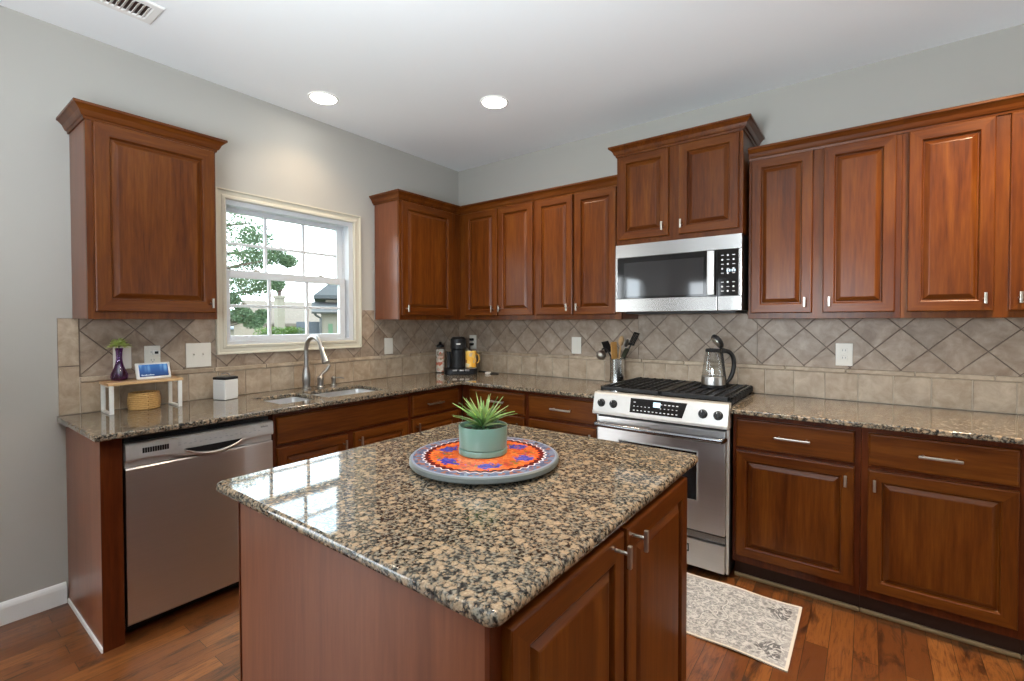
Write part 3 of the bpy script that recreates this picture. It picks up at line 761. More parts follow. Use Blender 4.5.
for i in range(7):
    y = -2.137 + i * 0.0052; x = dwx(y, 0.825); box(bm, x - 0.002, x + 0.0008, y, y + 0.0034, 0.820, 0.827 + (0.002 if i in (0, 2) else 0))
finish('logo', bm, MARK_D, cp, smooth=False)
bm = B(); box(bm, 0.50, 0.515, y0 + 0.004, y1 - 0.004, 0.001, 0.088); finish('toe_panel', bm, BLACK, t, smooth=False)
bm = B(); yc, hw_ = -2.355, 0.125; arc = [(yc + hw_ * (k / 12 - 1) , 0.786 - 0.036 * (1 - (k / 12 - 1) ** 2)) for k in range(25)]
fr_pts = [bm.verts.new((dwx(y, 0.785) + 0.0015, y, z)) for y, z in arc]; bk_pts = [bm.verts.new((dwx(y, 0.785) - 0.012, y, z)) for y, z in arc]
bm.faces.new(fr_pts); bm.faces.new(bk_pts)
for k in range(25): bm.faces.new((fr_pts[k], fr_pts[(k + 1) % 25], bk_pts[(k + 1) % 25], bk_pts[k]))
hp_ = finish('handle_pocket', bm, BLACK, cp, smooth=False)
bm = B(); tube(bm, [(dwx(y, 0.785) + 0.004, y, z - 0.003) for y, z in arc], [0.002 + 0.006 * (1 - (k / 12 - 1) ** 2) for k in range(25)], 10); finish('handle_lip', bm, STEEL, hp_)

# ------------------------------------------------------------------ range
x0, x1 = 1.784, 2.540
t = thing('gas_range', 'stainless steel slide-in gas range with black grates between the counters', 'range', (2.162, -0.35, 0))
bm = B(); box(bm, x0 + 0.002, x1 - 0.002, -0.655, -0.02, 0.0305, 0.895); finish('body', bm, BLACK, t, smooth=False)
for a in (x0, x1 - 0.014):
    bm = B(); box(bm, a, a + 0.014, -0.668, -0.6555, 0.04, 0.80, 0.003); finish('side_trim', bm, STEEL_LIGHT, t)
for fx in (x0 + 0.05, x1 - 0.05):
    for fy_ in (-0.6, -0.08):
        bm = B(); lathe(bm, [(0.018, 0.0005), (0.018, 0.012), (0.01, 0.03)], (fx, fy_, 0), 12); finish('foot', bm, BLACK, t)
bm = B(); box(bm, x0 + 0.014, x1 - 0.014, -0.690, -0.656, 0.242, 0.790, 0.005); od = finish('oven_door', bm, STEEL, t)
bm = B(); box(bm, 1.934, 2.390, -0.6935, -0.6895, 0.400, 0.668, 0.001); fr_ = finish('window_frame', bm, STEEL_LIGHT, od, smooth=False)
bm = B(); box(bm, 1.940, 2.384, -0.6945, -0.690, 0.406, 0.662, 0.001); finish('window', bm, BLACKGLASS, od, smooth=False)
bm = B(); hz = 0.748
pts = [(x0 + 0.020, -0.689, hz), (x0 + 0.024, -0.722, hz)] + [(x0 + 0.024 + (x1 - x0 - 0.048) * k / 10, -0.728 - 0.012 * math.sin(PI * k / 10), hz) for k in range(11)] + [(x1 - 0.024, -0.722, hz), (x1 - 0.020, -0.689, hz)]
tube(bm, pts, 0.0155, 14); finish('handle', bm, STEEL_REFL_DARK, od)
bm = B(); box(bm, x0 + 0.016, x1 - 0.016, -0.680, -0.656, 0.198, 0.236, 0.003); finish('vent_strip', bm, STEEL_REFL_DARK, t)
bm = B(); box(bm, x0 + 0.014, x1 - 0.014, -0.690, -0.656, 0.045, 0.192, 0.005); dw_ = finish('drawer', bm, STEEL, t)
bm = B(); box(bm, 2.295, 2.345, -0.6925, -0.6895, 0.118, 0.162, 0.001); bd = finish('badge', bm, BLACKGLASS, dw_, smooth=False)
bm = B(); box(bm, 2.308, 2.332, -0.6932, -0.6922, 0.136, 0.144); box(bm, 2.303, 2.307, -0.6932, -0.6922, 0.126, 0.154); box(bm, 2.333, 2.337, -0.6932, -0.6922, 0.126, 0.154); finish('badge_mark', bm, MARK, bd, smooth=False)
# control panel, leaning back
bm = B()
prof = [(-0.640, 0.806), (-0.716, 0.806), (-0.722, 0.810), (-0.722, 0.822), (-0.718, 0.829), (-0.694, 0.926), (-0.688, 0.934), (-0.640, 0.936)]
a = [bm.verts.new((x0 - 0.002, y, z)) for y, z in prof]; b = [bm.verts.new((x1 + 0.002, y, z)) for y, z in prof]
for j in range(8): bm.faces.new((a[j], a[(j + 1) % 8], b[(j + 1) % 8], b[j]))
bm.faces.new(a); bm.faces.new(b); cp = finish('control_panel', bm, STEEL_LIGHT, t, smooth=False)
cn = Vector((0, -0.097, -0.024)).normalized(); cn = Vector((0, -0.9707, 0.2402)); cu = Vector((0, 0.2402, 0.9707))
def onp(x, s, d): return Vector((x, -0.718, 0.829)) + cu * s + cn * d   # s up the panel, d off it
def slab_on(bm, xa, xb, s0, s1, d0, d1, skew=0.0):
    q = []
    for d in (d0, d1): q += [onp(xa, s0, d), onp(xb - skew, s0, d), onp(xb, s1, d), onp(xa, s1, d)]
    add_faces(bm, q, [(0, 1, 2, 3), (4, 5, 6, 7), (0, 1, 5, 4), (1, 2, 6, 5), (2, 3, 7, 6), (3, 0, 4, 7)])
bm = B(); slab_on(bm, 2.015, 2.335, 0.010, 0.092, 0.0, 0.0015, 0.022); dp = finish('display', bm, BLACKGLASS, cp, smooth=False)
bm = B()
for i in range(12):
    xx = 2.035 + i * 0.022; slab_on(bm, xx, xx + 0.010, 0.022, 0.027, 0.0014, 0.0019)
    if i not in (5, 6): slab_on(bm, xx, xx + 0.008, 0.046, 0.050, 0.0014, 0.0019)
    if i in (0, 7, 8, 9, 11, 10): slab_on(bm, xx, xx + 0.012, 0.068, 0.073, 0.0014, 0.0019)
finish('button_marks', bm, MARK, dp, smooth=False)
bm = B(); slab_on(bm, 2.150, 2.190, 0.052, 0.080, 0.0014, 0.0019); finish('clock', bm, CLOCK, dp, smooth=False)
for kx in (1.835, 1.912, 2.418, 2.494):
    bm = B(); Mt = Matrix.Translation(onp(kx, 0.046, 0.0)) @ cn.to_track_quat('Z', 'Y').to_matrix().to_4x4()
    lathe(bm, [(0.024, 0.0), (0.024, 0.003), (0.019, 0.005), (0.0185, 0.020), (0.016, 0.024)], (0, 0, 0), 24, M=Mt)
    box(bm, -0.005, 0.005, -0.019, 0.019, 0.020, 0.032, 0.002, M=Mt); kb = finish('knob', bm, BLACK, cp)
    bm = B(); box(bm, -0.0012, 0.0012, 0.006, 0.018, 0.0315, 0.0325, M=Mt); finish('pointer', bm, MARK, kb, smooth=False)
bm = B(); box(bm, x0 - 0.004, x1 + 0.004, -0.639, -0.018, 0.896, 0.918, 0.004); finish('cooktop', bm, BLACKGLASS, t)
for bx, by in ((1.96, -0.49), (1.96, -0.18), (2.162, -0.335), (2.365, -0.49), (2.365, -0.18)):
    bm = B(); lathe(bm, [(0.048, 0.9185), (0.050, 0.926), (0.046, 0.932), (0.034, 0.933), (0.034, 0.939), (0.030, 0.942)], (bx, by, 0), 24); finish('burner', bm, IRON, t)
for ga, gb in ((x0 + 0.008, 2.160), (2.164, x1 - 0.008)):
    bm = B(); g0, g1, zt = -0.634, -0.045, 0.966
    for q in (ga, gb - 0.014): box(bm, q, q + 0.014, g0, g1, 0.940, zt - 0.004, 0.003)
    for q in (g0, g1 - 0.014): box(bm, ga, gb, q, q + 0.014, 0.940, zt - 0.004, 0.003)
    n = 9
    for k in range(n):
        yy = g0 + 0.03 + (g1 - g0 - 0.06) * k / (n - 1); box(bm, ga - 0.002, gb + (0.012 if gb > 2.3 else 0), yy - 0.0055, yy + 0.0055, zt - 0.020, zt - 0.006, 0.002)
        if gb > 2.3: box(bm, gb + 0.002, gb + 0.012, yy - 0.0055, yy + 0.0055, 0.928, zt - 0.006, 0.002)
        if k < n - 1 and gb > 2.3: box(bm, gb + 0.002, gb + 0.012, yy + 0.026, yy + 0.037, 0.928, zt - 0.008, 0.002)
    for k in range(7):
        xx = ga + 0.03 + (gb - ga - 0.06) * k / 6; box(bm, xx - 0.0045, xx + 0.0045, g0 + 0.012, g1 - 0.012, zt - 0.012, zt, 0.002)
    for q in (ga, gb - 0.014):
        for r_ in (g0, g1 - 0.014): box(bm, q, q + 0.014, r_, r_ + 0.014, 0.9185, 0.945, 0.002)
    finish('grate', bm, IRON, t)

# ------------------------------------------------------------------ microwave
z0, z1 = 1.421, 1.854; mf = -0.404
t = thing('microwave', 'stainless steel over-the-range microwave with a dark glass door', 'microwave', (2.162, -0.2, z0))
bm = B(); box(bm, 1.786, 2.539, -0.368, -0.012, z0 + 0.004, z1 - 0.001, 0.002); finish('body', bm, BLACK, t, smooth=False)
bm = B(); box(bm, 1.83, 2.50, -0.35, -0.05, z0 - 0.012, z0 + 0.0035, 0.003); finish('base_vent', bm, BLACK, t)
xm = 2.414
bm = B(); box(bm, 1.783, 2.542, mf, -0.3685, 1.770, z1, 0.004); finish('top_band', bm, STEEL_MW, t)
bm = B(); box(bm, 1.783, xm - 0.001, mf, -0.3685, z0, 1.506, 0.004); box(bm, 1.783, 1.797, mf, -0.3685, 1.5062, 1.7695, 0.002); dr_ = finish('door', bm, STEEL_MW, t)
bm = B(); box(bm, 1.7972, xm - 0.001, mf + 0.002, -0.3685, 1.5064, 1.7694, 0.001); finish('glass', bm, BLACKGLASS, dr_, smooth=False)
bm = B(); box(bm, 1.84, 2.335, mf + 0.0012, mf + 0.0024, 1.520, 1.735, 0.0004); finish('window', bm, MWGLASS, dr_, smooth=False)
bm = B(); box(bm, 2.362, 2.402, mf - 0.032, mf - 0.020, 1.512, 1.766, 0.004)
for zz in (1.53, 1.74): box(bm, 2.374, 2.390, mf - 0.021, mf + 0.003, zz - 0.01, zz + 0.01, 0.002)
finish('handle', bm, plain('soft_steel', (0.45, 0.44, 0.43), 0.4, 0.9), dr_)
bm = B()
for i in range(8): box(bm, 2.118 + i * 0.008, 2.1225 + i * 0.008, mf - 0.0006, mf + 0.001, 1.462, 1.469 + (0.003 if i in (0, 6) else 0))
finish('logo', bm, MARK_D, dr_, smooth=False)
bm = B(); box(bm, xm + 0.001, 2.542, mf, -0.3685, z0, 1.506, 0.004); box(bm, 2.524, 2.542, mf, -0.3685, 1.5062, 1.7695, 0.002); finish('corner_panel', bm, STEEL_MW, t)
bm = B(); box(bm, xm + 0.001, 2.5236, mf + 0.002, -0.3685, 1.5064, 1.7694, 0.001); kp = finish('keypad', bm, BLACKGLASS, t, smooth=False)
bm = B()
for i in range(9):
    for j in range(3):
        if i == 3: continue
        xx = 2.432 + j * 0.030; zz = 1.528 + i * 0.0255
        if (i * 3 + j) % 2: lathe(bm, [(0.0055, mf + 0.0021), (0.0055, mf + 0.0016)], (xx + 0.006, 0, zz + 0.005), 10, 'y')
        else: box(bm, xx, xx + 0.014, mf + 0.0016, mf + 0.003, zz + 0.003, zz + 0.007)
finish('button_marks', bm, MARK, kp, smooth=False)
bm = B()
for xx in (2.462, 2.474, 2.488, 2.500): box(bm, xx, xx + 0.008, mf + 0.0016, mf + 0.003, 1.643, 1.656)
finish('clock', bm, CLOCK, kp, smooth=False)

# ------------------------------------------------------------------ island
ix0, ix1, iy0, iy1 = 1.634, 2.657, -2.738, -1.632
def round_slab(bm, x0, x1, y0, y1, z0, z1, r, prof):
    loops = []
    for inset, z in prof:
        L = []
        rr = max(r - inset, 0.002)
        for cx, cy, a0 in ((x1 - r, y1 - r, 0), (x0 + r, y1 - r, 90), (x0 + r, y0 + r, 180), (x1 - r, y0 + r, 270)):
            for k in range(7):
                a = R(a0 + 15 * k); L.append(bm.verts.new((cx + rr * math.cos(a), cy + rr * math.sin(a), z)))
        loops.append(L)
    for a, b in zip(loops, loops[1:]):
        k = len(a)
        for i in range(k): bm.faces.new((a[i], a[(i + 1) % k], b[(i + 1) % k], b[i]))
    bm.faces.new(loops[0]); bm.faces.new(loops[-1])
bm = B(); zb = CB
round_slab(bm, ix0, ix1, iy0, iy1, zb, CT, 0.024, [(0.008, zb), (0.003, zb + 0.0015), (0.0005, zb + 0.005), (0.0, zb + 0.010), (0.0, CT - 0.012), (0.001, CT - 0.007), (0.004, CT - 0.0025), (0.009, CT)])
tag(finish('island_countertop', bm, GRANITE), 'polished brown granite slab with rounded corners on top of the kitchen island', 'countertop')
bx0, bx1, by0, by1 = 1.748, 2.632, -2.716, -1.742
t = thing('island_cabinet', 'freestanding cherry kitchen island cabinet under the square granite top', 'kitchen island', (2.2, -2.2, 0))
bm = B(); box(bm, bx0 + 0.003, bx1 - 0.022, by0 + 0.014, by1 - 0.002, 0.06, zb - 0.0005); finish('body', bm, DARKWOOD['z'], t, smooth=False)
bm = B(); box(bm, bx0, bx1 - 0.012, by0, by0 + 0.0135, 0.0005, zb - 0.0005, 0.001); finish('front_panel', bm, VENEER, t, smooth=False)
bm = B(); box(bm, bx0 - 0.004, bx0 + 0.0025, by0 - 0.003, by1, 0.0005, zb - 0.0005, 0.001); finish('side_panel', bm, DARKWOOD['z'], t, smooth=False)
bm = B(); box(bm, bx1 - 0.0118, bx1 + 0.0, by0 - 0.002, by1, 0.06, zb - 0.0005, 0.001); finish('face_frame', bm, DARKWOOD['z'], t, smooth=False)
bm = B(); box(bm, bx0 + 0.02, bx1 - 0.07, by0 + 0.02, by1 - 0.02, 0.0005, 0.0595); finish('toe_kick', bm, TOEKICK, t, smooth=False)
ISL = Fr('left', 0.0)
for (a, b), kz in zip(((-2.688, -2.240), (-2.222, -1.752)), (-2.292, -2.194)):
    d = panel_door(ISL, a, b, 0.085, 0.862, bx1, stile=0.056, parent=t); knob(ISL, kz, 0.806, 0.858, bx1 + 0.02, d, 0.62)

# ------------------------------------------------------------------ tray and plant on the island
scx, scy = 2.140, -2.150
def tray_mat():
    m, nt, b = new_mat('mosaic_tray_top')
    tc = N(nt, 'ShaderNodeTexCoord'); sp = N(nt, 'ShaderNodeSeparateXYZ', {0: N(nt, 'ShaderNodeMapping', {'Vector': tc.outputs['Object'], 'Scale': (0.905, 0.905, 0.905)}).outputs[0]})
    x, y = sp.outputs[0], sp.outputs[1]
    r = math_(nt, 'SQRT', math_(nt, 'ADD', math_(nt, 'MULTIPLY', x, x), math_(nt, 'MULTIPLY', y, y)))
    an = math_(nt, 'ARCTAN2', y, x)
    lob = math_(nt, 'SINE', math_(nt, 'MULTIPLY', an, 42.0))
    rl = math_(nt, 'ADD', r, math_(nt, 'MULTIPLY', lob, 0.0035))
    vo = N(nt, 'ShaderNodeTexVoronoi', {'Vector': tc.outputs['Object'], 'Scale': 85.0})
    sc = N(nt, 'ShaderNodeSeparateColor', {0: vo.outputs['Color']})
    petals = math_(nt, 'SINE', math_(nt, 'MULTIPLY', an, 6.0))
    band = math_(nt, 'SUBTRACT', 1.0, math_(nt, 'MULTIPLY', math_(nt, 'ABSOLUTE', math_(nt, 'SUBTRACT', r, 0.118)), 1 / 0.036))
    nz = N(nt, 'ShaderNodeTexNoise', {'Vector': tc.outputs['Object'], 'Scale': 70.0, 'Detail': 3.0})
    fl = math_(nt, 'ADD', math_(nt, 'MULTIPLY', band, 1.0), math_(nt, 'ADD', math_(nt, 'MULTIPLY', petals, 0.45), math_(nt, 'MULTIPLY', math_(nt, 'SUBTRACT', nz.outputs[0], 0.5), 2.2)))
    orange = mix(nt, sc.outputs[0], (0.52, 0.075, 0.018), (0.72, 0.20, 0.045))
    blue = mix(nt, sc.outputs[1], (0.025, 0.028, 0.26), (0.10, 0.10, 0.42))
    c = mix(nt, sstep(nt, fl, 0.72, 0.82), orange, blue)
    p2 = math_(nt, 'SINE', math_(nt, 'ADD', math_(nt, 'MULTIPLY', an, 6.0), PI))
    f2 = math_(nt, 'ADD', band, math_(nt, 'ADD', math_(nt, 'MULTIPLY', p2, 0.45), math_(nt, 'MULTIPLY', math_(nt, 'SUBTRACT', nz.outputs[0], 0.5), 3.0)))
    spot = mix(nt, sc.outputs[2], (0.42, 0.02, 0.03), (0.16, 0.15, 0.03))
    c = mix(nt, math_(nt, 'MULTIPLY', sstep(nt, f2, 0.60, 0.72), sstep(nt, sc.outputs[0], 0.40, 0.48)), c, spot)
    c = mix(nt, sstep(nt, rl, 0.155, 0.157), c, (0.13, 0.008, 0.010))
    c = mix(nt, sstep(nt, rl, 0.1705, 0.1715), c, (0.72, 0.70, 0.72))
    c = mix(nt, sstep(nt, rl, 0.1745, 0.1755), c, mix(nt, sc.outputs[0], (0.06, 0.075, 0.14), (0.17, 0.20, 0.28)))
    c = mix(nt, math_(nt, 'MULTIPLY', sstep(nt, r, 0.180, 0.181), sstep(nt, sc.outputs[1], 0.72, 0.75)), c, (0.26, 0.11, 0.08))
    c = mix(nt, sstep(nt, r, 0.2005, 0.2015), c, (0.23, 0.27, 0.34))
    nt.links.new(c, b.inputs['Base Color']); b.inputs['Roughness'].default_value = 0.22; b.inputs['Specular IOR Level'].default_value = 0.4
    return m
t = thing('lazy_susan', 'round mosaic-patterned orange and blue turntable tray on the island', 'tray', (scx, scy, CT))
bm = B(); lathe(bm, [(0.13, 0.0005), (0.13, 0.012)], (scx, scy, CT), 40); finish('base', bm, BLACK, t)
bm = B(); lathe(bm, [(0.222, 0.0125), (0.231, 0.0135), (0.234, 0.017), (0.234, 0.0285), (0.230, 0.0320)], (scx, scy, CT), 72); finish('rim', bm, plain('painted_grey_rim', (0.11, 0.125, 0.12), 0.35), t)
bm = B(); lathe(bm, [(0.2299, 0.0315), (0.2295, 0.0328)], (scx, scy, CT), 72); o = finish('mosaic_top', bm, tray_mat(), t, smooth=False)

px_, py_ = 2.128, -2.143; pz = CT + 0.0332
t = thing('potted_plant', 'spiky green plant in a pale green ceramic pot on the tray', 'plant', (px_, py_, pz))
POTM = plain('sage_green_glaze', (0.125, 0.225, 0.18), 0.28, coat=0.3, noise=0.02)
bm = B(); lathe(bm, [(0.074, 0.0003), (0.077, 0.003), (0.078, 0.016), (0.0765, 0.019), (0.070, 0.019)], (px_, py_, pz), 48); finish('saucer', bm, POTM, t)
bm = B(); lathe(bm, [(0.066, 0.0195), (0.0735, 0.0205), (0.0755, 0.0235), (0.078, 0.086), (0.0775, 0.0895), (0.0745, 0.0895), (0.0735, 0.086), (0.072, 0.068), (0.01, 0.068)], (px_, py_, pz), 48); finish('pot', bm, POTM, t)
bm = B(); lathe(bm, [(0.0718, 0.069), (0.0715, 0.073), (0.04, 0.077), (0.004, 0.078)], (px_, py_, pz), 24); finish('soil', bm, plain('potting_soil', (0.035, 0.026, 0.018), 0.9, noise=0.5, nscale=200), t)
def blade(bm, base, az, elev, length, width, droop, n=7, twist=0.0):
    """a leaf with a V section and a little thickness"""
    d = Vector((math.cos(az), math.sin(az), 0)); side0 = Vector((-math.sin(az), math.cos(az), 0)); p = Vector(base); e = elev; rows = []
    for k in range(n + 1):
        s = k / n; wd = width * (0.55 + 0.9 * s if s < 0.4 else (1 - s) / 0.6 * 0.91 + 0.01) * 0.5
        up = d * -math.sin(e) + Vector((0, 0, 1)) * math.cos(e)
        side = (side0 + up * twist).normalized()
        rows.append([p + side * wd + up * wd * 0.45, p + up * 0.0008, p - side * wd + up * wd * 0.45, p - up * 0.0012])
        p = p + (d * math.cos(e) + Vector((0, 0, 1)) * math.sin(e)) * (length / n); e -= droop / n
    V = [[bm.verts.new(q) for q in r] for r in rows]
    for a, b in zip(V, V[1:]):
        for j in range(4): bm.faces.new((a[j], a[(j + 1) % 4], b[(j + 1) % 4], b[j]))
    bm.faces.new(V[0]); bm.faces.new(V[-1])
def leaf_mat(name, c0, c1, c2, island=True, sss=0.0):
    m, nt, b = new_mat(name); g = N(nt, 'ShaderNodeNewGeometry')
    c = ramp(nt, g.outputs['Random Per Island'], [(0.0, c0), (0.5, c1), (1.0, c2)])
    nt.links.new(c, b.inputs['Base Color']); b.inputs['Roughness'].default_value = 0.4
    if sss:
        tr = N(nt, 'ShaderNodeBsdfTranslucent', {'Color': c}); mx = N(nt, 'ShaderNodeMixShader', {0: sss, 1: b.outputs[0], 2: tr.outputs[0]})
        nt.links.new(mx.outputs[0], nt.nodes['Material Output'].inputs[0])
    return m
bm = B(); rnd = random.Random(3)
for i in range(38):
    az = i * 2.39996 + rnd.uniform(-.2, .2); lv = i / 38
    blade(bm, (px_ + math.cos(az) * 0.008, py_ + math.sin(az) * 0.008, pz + 0.084 + 0.010 * lv), az, R(19 + 68 * lv ** 1.1 + rnd.uniform(-5, 8)), rnd.uniform(0.078, 0.124) * (1.06 - 0.25 * lv), rnd.uniform(0.013, 0.019), rnd.uniform(0.1, 0.55) * (1 - 0.6 * lv), twist=rnd.uniform(-.3, .3))
finish('foliage', bm, leaf_mat('spiky_leaves', (0.05, 0.13, 0.03), (0.16, 0.30, 0.07), (0.38, 0.45, 0.20)), t)
bm = B()
for i in range(22):
    az = i * 2.39996; blade(bm, (px_ + math.cos(az) * 0.004, py_ + math.sin(az) * 0.004, pz + 0.09), az, R(62 + rnd.uniform(-10, 18)), rnd.uniform(0.045, 0.065), 0.009, 0.3)
finish('new_leaves', bm, leaf_mat('young_leaves', (0.40, 0.60, 0.06), (0.52, 0.68, 0.12), (0.60, 0.74, 0.22)), t)['label'] = 'bright lime young centre leaves'
bm = B()
for i in range(26):
    az = i * 2.39996; blade(bm, (px_ + math.cos(az) * 0.02, py_ + math.sin(az) * 0.02, pz + 0.077), az, R(rnd.uniform(24, 55)), rnd.uniform(0.034, 0.046), 0.013, 0.7)
finish('lower_leaves', bm, leaf_mat('dark_leaves', (0.02, 0.06, 0.025), (0.04, 0.11, 0.05), (0.07, 0.17, 0.07)), t)

# ------------------------------------------------------------------ things on the window counter
RX0, RX1, RY0, RY1 = 0.022, 0.176, -2.637, -2.334
t = thing('shelf_riser', 'small counter shelf with light wood top and white wire legs at the left', 'shelf', (0.1, -2.485, CT))
LW = wood('light_oak', 'y', (0.50, 0.29, 0.13), (0.60, 0.37, 0.18), (0.66, 0.44, 0.23), coat=0.0)
bm = B(); box(bm, RX0 - 0.004, RX1 + 0.004, RY0 - 0.006, RY1 + 0.006, CT + 0.140, CT + 0.154, 0.002); finish('shelf_top', bm, LW, t)
for yl in (RY0 + 0.008, RY1 - 0.008):
    bm = B()
    for xx in (RX0, RX1 - 0.010): box(bm, xx, xx + 0.010, yl - 0.009, yl + 0.009, CT + 0.0005, CT + 0.1398, 0.0015)
    box(bm, RX0 + 0.0101, RX1 - 0.0101, yl - 0.009, yl + 0.009, CT + 0.0005, CT + 0.009, 0.0015); box(bm, RX0 + 0.0101, RX1 - 0.0101, yl - 0.009, yl + 0.009, CT + 0.131, CT + 0.1398, 0.0015)
    finish('leg', bm, WHITE, t)
ST = CT + 0.1545
vx, vy = 0.075, -2.574
t = thing('flower_vase', 'purple glass bud vase holding one lime green bloom on the counter shelf', 'vase', (vx, vy, ST))
bm = B(); lathe(bm, [(0.020, 0.0003), (0.032, 0.004), (0.0365, 0.018), (0.034, 0.036), (0.024, 0.060), (0.0155, 0.085), (0.0125, 0.115), (0.0135, 0.145), (0.017, 0.165), (0.0155, 0.165), (0.011, 0.115), (0.020, 0.066), (0.031, 0.034), (0.029, 0.010), (0.004, 0.007)], (vx, vy, ST), 32); finish('vase', bm, PURPLE, t)
bm = B(); tube(bm, [(vx, vy, ST + 0.010), (vx + 0.002, vy, ST + 0.10), (vx, vy, ST + 0.180)], 0.0028, 8); finish('stem', bm, leaf_mat('stem_green', (0.12, 0.22, 0.05), (0.12, 0.22, 0.05), (0.12, 0.22, 0.05)), t)
bm = B(); rnd = random.Random(5)
for i in range(120):
    az = rnd.uniform(0, 2 * PI); el = R(rnd.uniform(-12, 90))
    blade(bm, (vx, vy, ST + 0.178), az, el, rnd.uniform(0.034, 0.054) * (1 - 0.2 * math.sin(el)), rnd.uniform(0.010, 0.017), 0.4, 4)
finish('bloom', bm, leaf_mat('lime_petals', (0.42, 0.55, 0.10), (0.58, 0.70, 0.18), (0.70, 0.76, 0.32)), t)

t = thing('smart_display', 'small white smart display with a blue screen on the counter shelf', 'smart display', (0.1, -2.437, ST))
dy0, dy1 = -2.514, -2.362; Md = Matrix.Translation((0.118, 0, ST + 0.001)) @ Matrix.Rotation(R(-20), 4, 'Y')
bm = B(); box(bm, -0.010, 0.0, dy0, dy1, 0.0, 0.088, 0.0045, 3, M=Md); o = finish('housing', bm, WHITE, t)
bm = B(); q = [(0.112, ST + 0.0015), (0.045, ST + 0.0015), (0.060, ST + 0.040), (0.083, ST + 0.074)]
a = [bm.verts.new((x, dy0 + 0.02, z)) for x, z in q]; b = [bm.verts.new((x, dy1 - 0.02, z)) for x, z in q]
for j in range(4): bm.faces.new((a[j], a[(j + 1) % 4], b[(j + 1) % 4], b[j]))
bm.faces.new(a); bm.faces.new(b); finish('speaker_back', bm, plain('grey_fabric', (0.5, 0.5, 0.5), 0.9, noise=0.2, nscale=600), t, smooth=False)
m = bpy.data.materials.new('blue_city_screen'); m.use_nodes = True; nt = m.node_tree; nt.nodes.clear()
tc = N(nt, 'ShaderNodeTexCoord'); sp = N(nt, 'ShaderNodeSeparateXYZ', {0: tc.outputs['Object']})
g = N(nt, 'ShaderNodeMapRange', {'Value': sp.outputs[2], 'From Min': 0.0, 'From Max': 0.085})
vn = N(nt, 'ShaderNodeTexVoronoi', {'Vector': N(nt, 'ShaderNodeMapping', {'Vector': tc.outputs['Object'], 'Scale': (0, 45, 9)}).outputs[0], 'Scale': 1.0})
bl = ramp(nt, g.outputs[0], [(0.05, (0.010, 0.035, 0.12)), (0.45, (0.02, 0.09, 0.30)), (0.95, (0.035, 0.17, 0.48))])
bl = mix(nt, math_(nt, 'MULTIPLY', sstep(nt, vn.outputs['Distance'], 0.55, 0.1), sstep(nt, g.outputs[0], 0.3, 0.7)), bl, (0.20, 0.42, 0.72))
e = N(nt, 'ShaderNodeEmission', {'Color': bl, 'Strength': 0.9}); gl = N(nt, 'ShaderNodeBsdfGlossy', {'Roughness': 0.05}); ms = N(nt, 'ShaderNodeMixShader', {0: 0.04, 1: e.outputs[0], 2: gl.outputs[0]})
nt.links.new(ms.outputs[0], N(nt, 'ShaderNodeOutputMaterial').inputs[0])
bm = B(); box(bm, 0.0002, 0.001, dy0 + 0.014, dy1 - 0.012, 0.012, 0.077, M=Md); s_ = finish('screen', bm, m, o, smooth=False)
bm = B()
for i in range(9): box(bm, 0.0011, 0.0014, dy0 + 0.022 + i * 0.0062, dy0 + 0.0265 + i * 0.0062, 0.018, 0.022 + (0.002 if i % 3 == 0 else 0), M=Md)
finish('screen_text', bm, emit('screen_text_white', (0.8, 0.9, 1.0), 0.8), s_, smooth=False)

t = thing('wicker_basket', 'small oval woven straw basket under the counter shelf', 'basket', (0.088, -2.476, CT))
bm = B(); nr = 9
for k in range(nr):
    z = CT + 0.006 + k * 0.0095; s = 1 + 0.07 * math.sin(PI * (k + 1) / nr); pts = []
    for j in range(41):
        a = 2 * PI * j / 40; wob = 1 + 0.018 * math.cos(20 * a + k * PI); pts.append((0.088 + 0.056 * s * wob * math.cos(a), -2.476 + 0.060 * s * wob * math.sin(a), z))
    tube(bm, pts, 0.0058, 8)
finish('weave', bm, plain('golden_straw', (0.52, 0.30, 0.10), 0.6, noise=0.4, nscale=160), t)
bm = B()
L = [[bm.verts.new((0.088 + r * 0.056 * math.cos(2 * PI * j / 32), -2.476 + r * 0.059 * math.sin(2 * PI * j / 32), z)) for j in range(32)] for r, z in ((0.6, CT + 0.0005), (0.97, CT + 0.006), (0.97, CT + 0.082), (0.93, CT + 0.082), (0.9, CT + 0.012), (0.2, CT + 0.010))]
for a, b in zip(L, L[1:]):
    for j in range(32): bm.faces.new((a[j], a[(j + 1) % 32], b[(j + 1) % 32], b[j]))
bm.faces.new(L[0]); bm.faces.new(L[-1]); finish('lining', bm, plain('dark_straw', (0.20, 0.11, 0.04), 0.8), t)

t = thing('canister', 'white square canister with a black clamp lid beside the sink', 'canister', (0.105, -2.090, CT))
Mc = Matrix.Translation((0.105, -2.090, CT + 0.0005)) @ Matrix.Rotation(R(20), 4, 'Z')
bm = B(); box(bm, -0.046, 0.046, -0.046, 0.046, 0.0, 0.116, 0.006, 3, M=Mc); finish('jar', bm, plain('white_ceramic', (0.78, 0.78, 0.76), 0.25, noise=0.01), t)
bm = B(); box(bm, -0.047, 0.047, -0.047, 0.047, 0.1165, 0.131, 0.005, 3, M=Mc); l_ = finish('lid', bm, BLACK, t)
bm = B(); box(bm, -0.034, 0.034, -0.034, 0.034, 0.1312, 0.136, 0.003, 2, M=Mc); finish('lid_plate', bm, CHROME, l_)
bm = B(); tube(bm, [Mc @ Vector(p) for p in ((-0.022, -0.01, 0.135), (-0.020, -0.006, 0.148), (0.0, 0.0, 0.153), (0.020, 0.006, 0.148), (0.022, 0.01, 0.135))], 0.0035, 8); finish('clasp', bm, CHROME, l_)

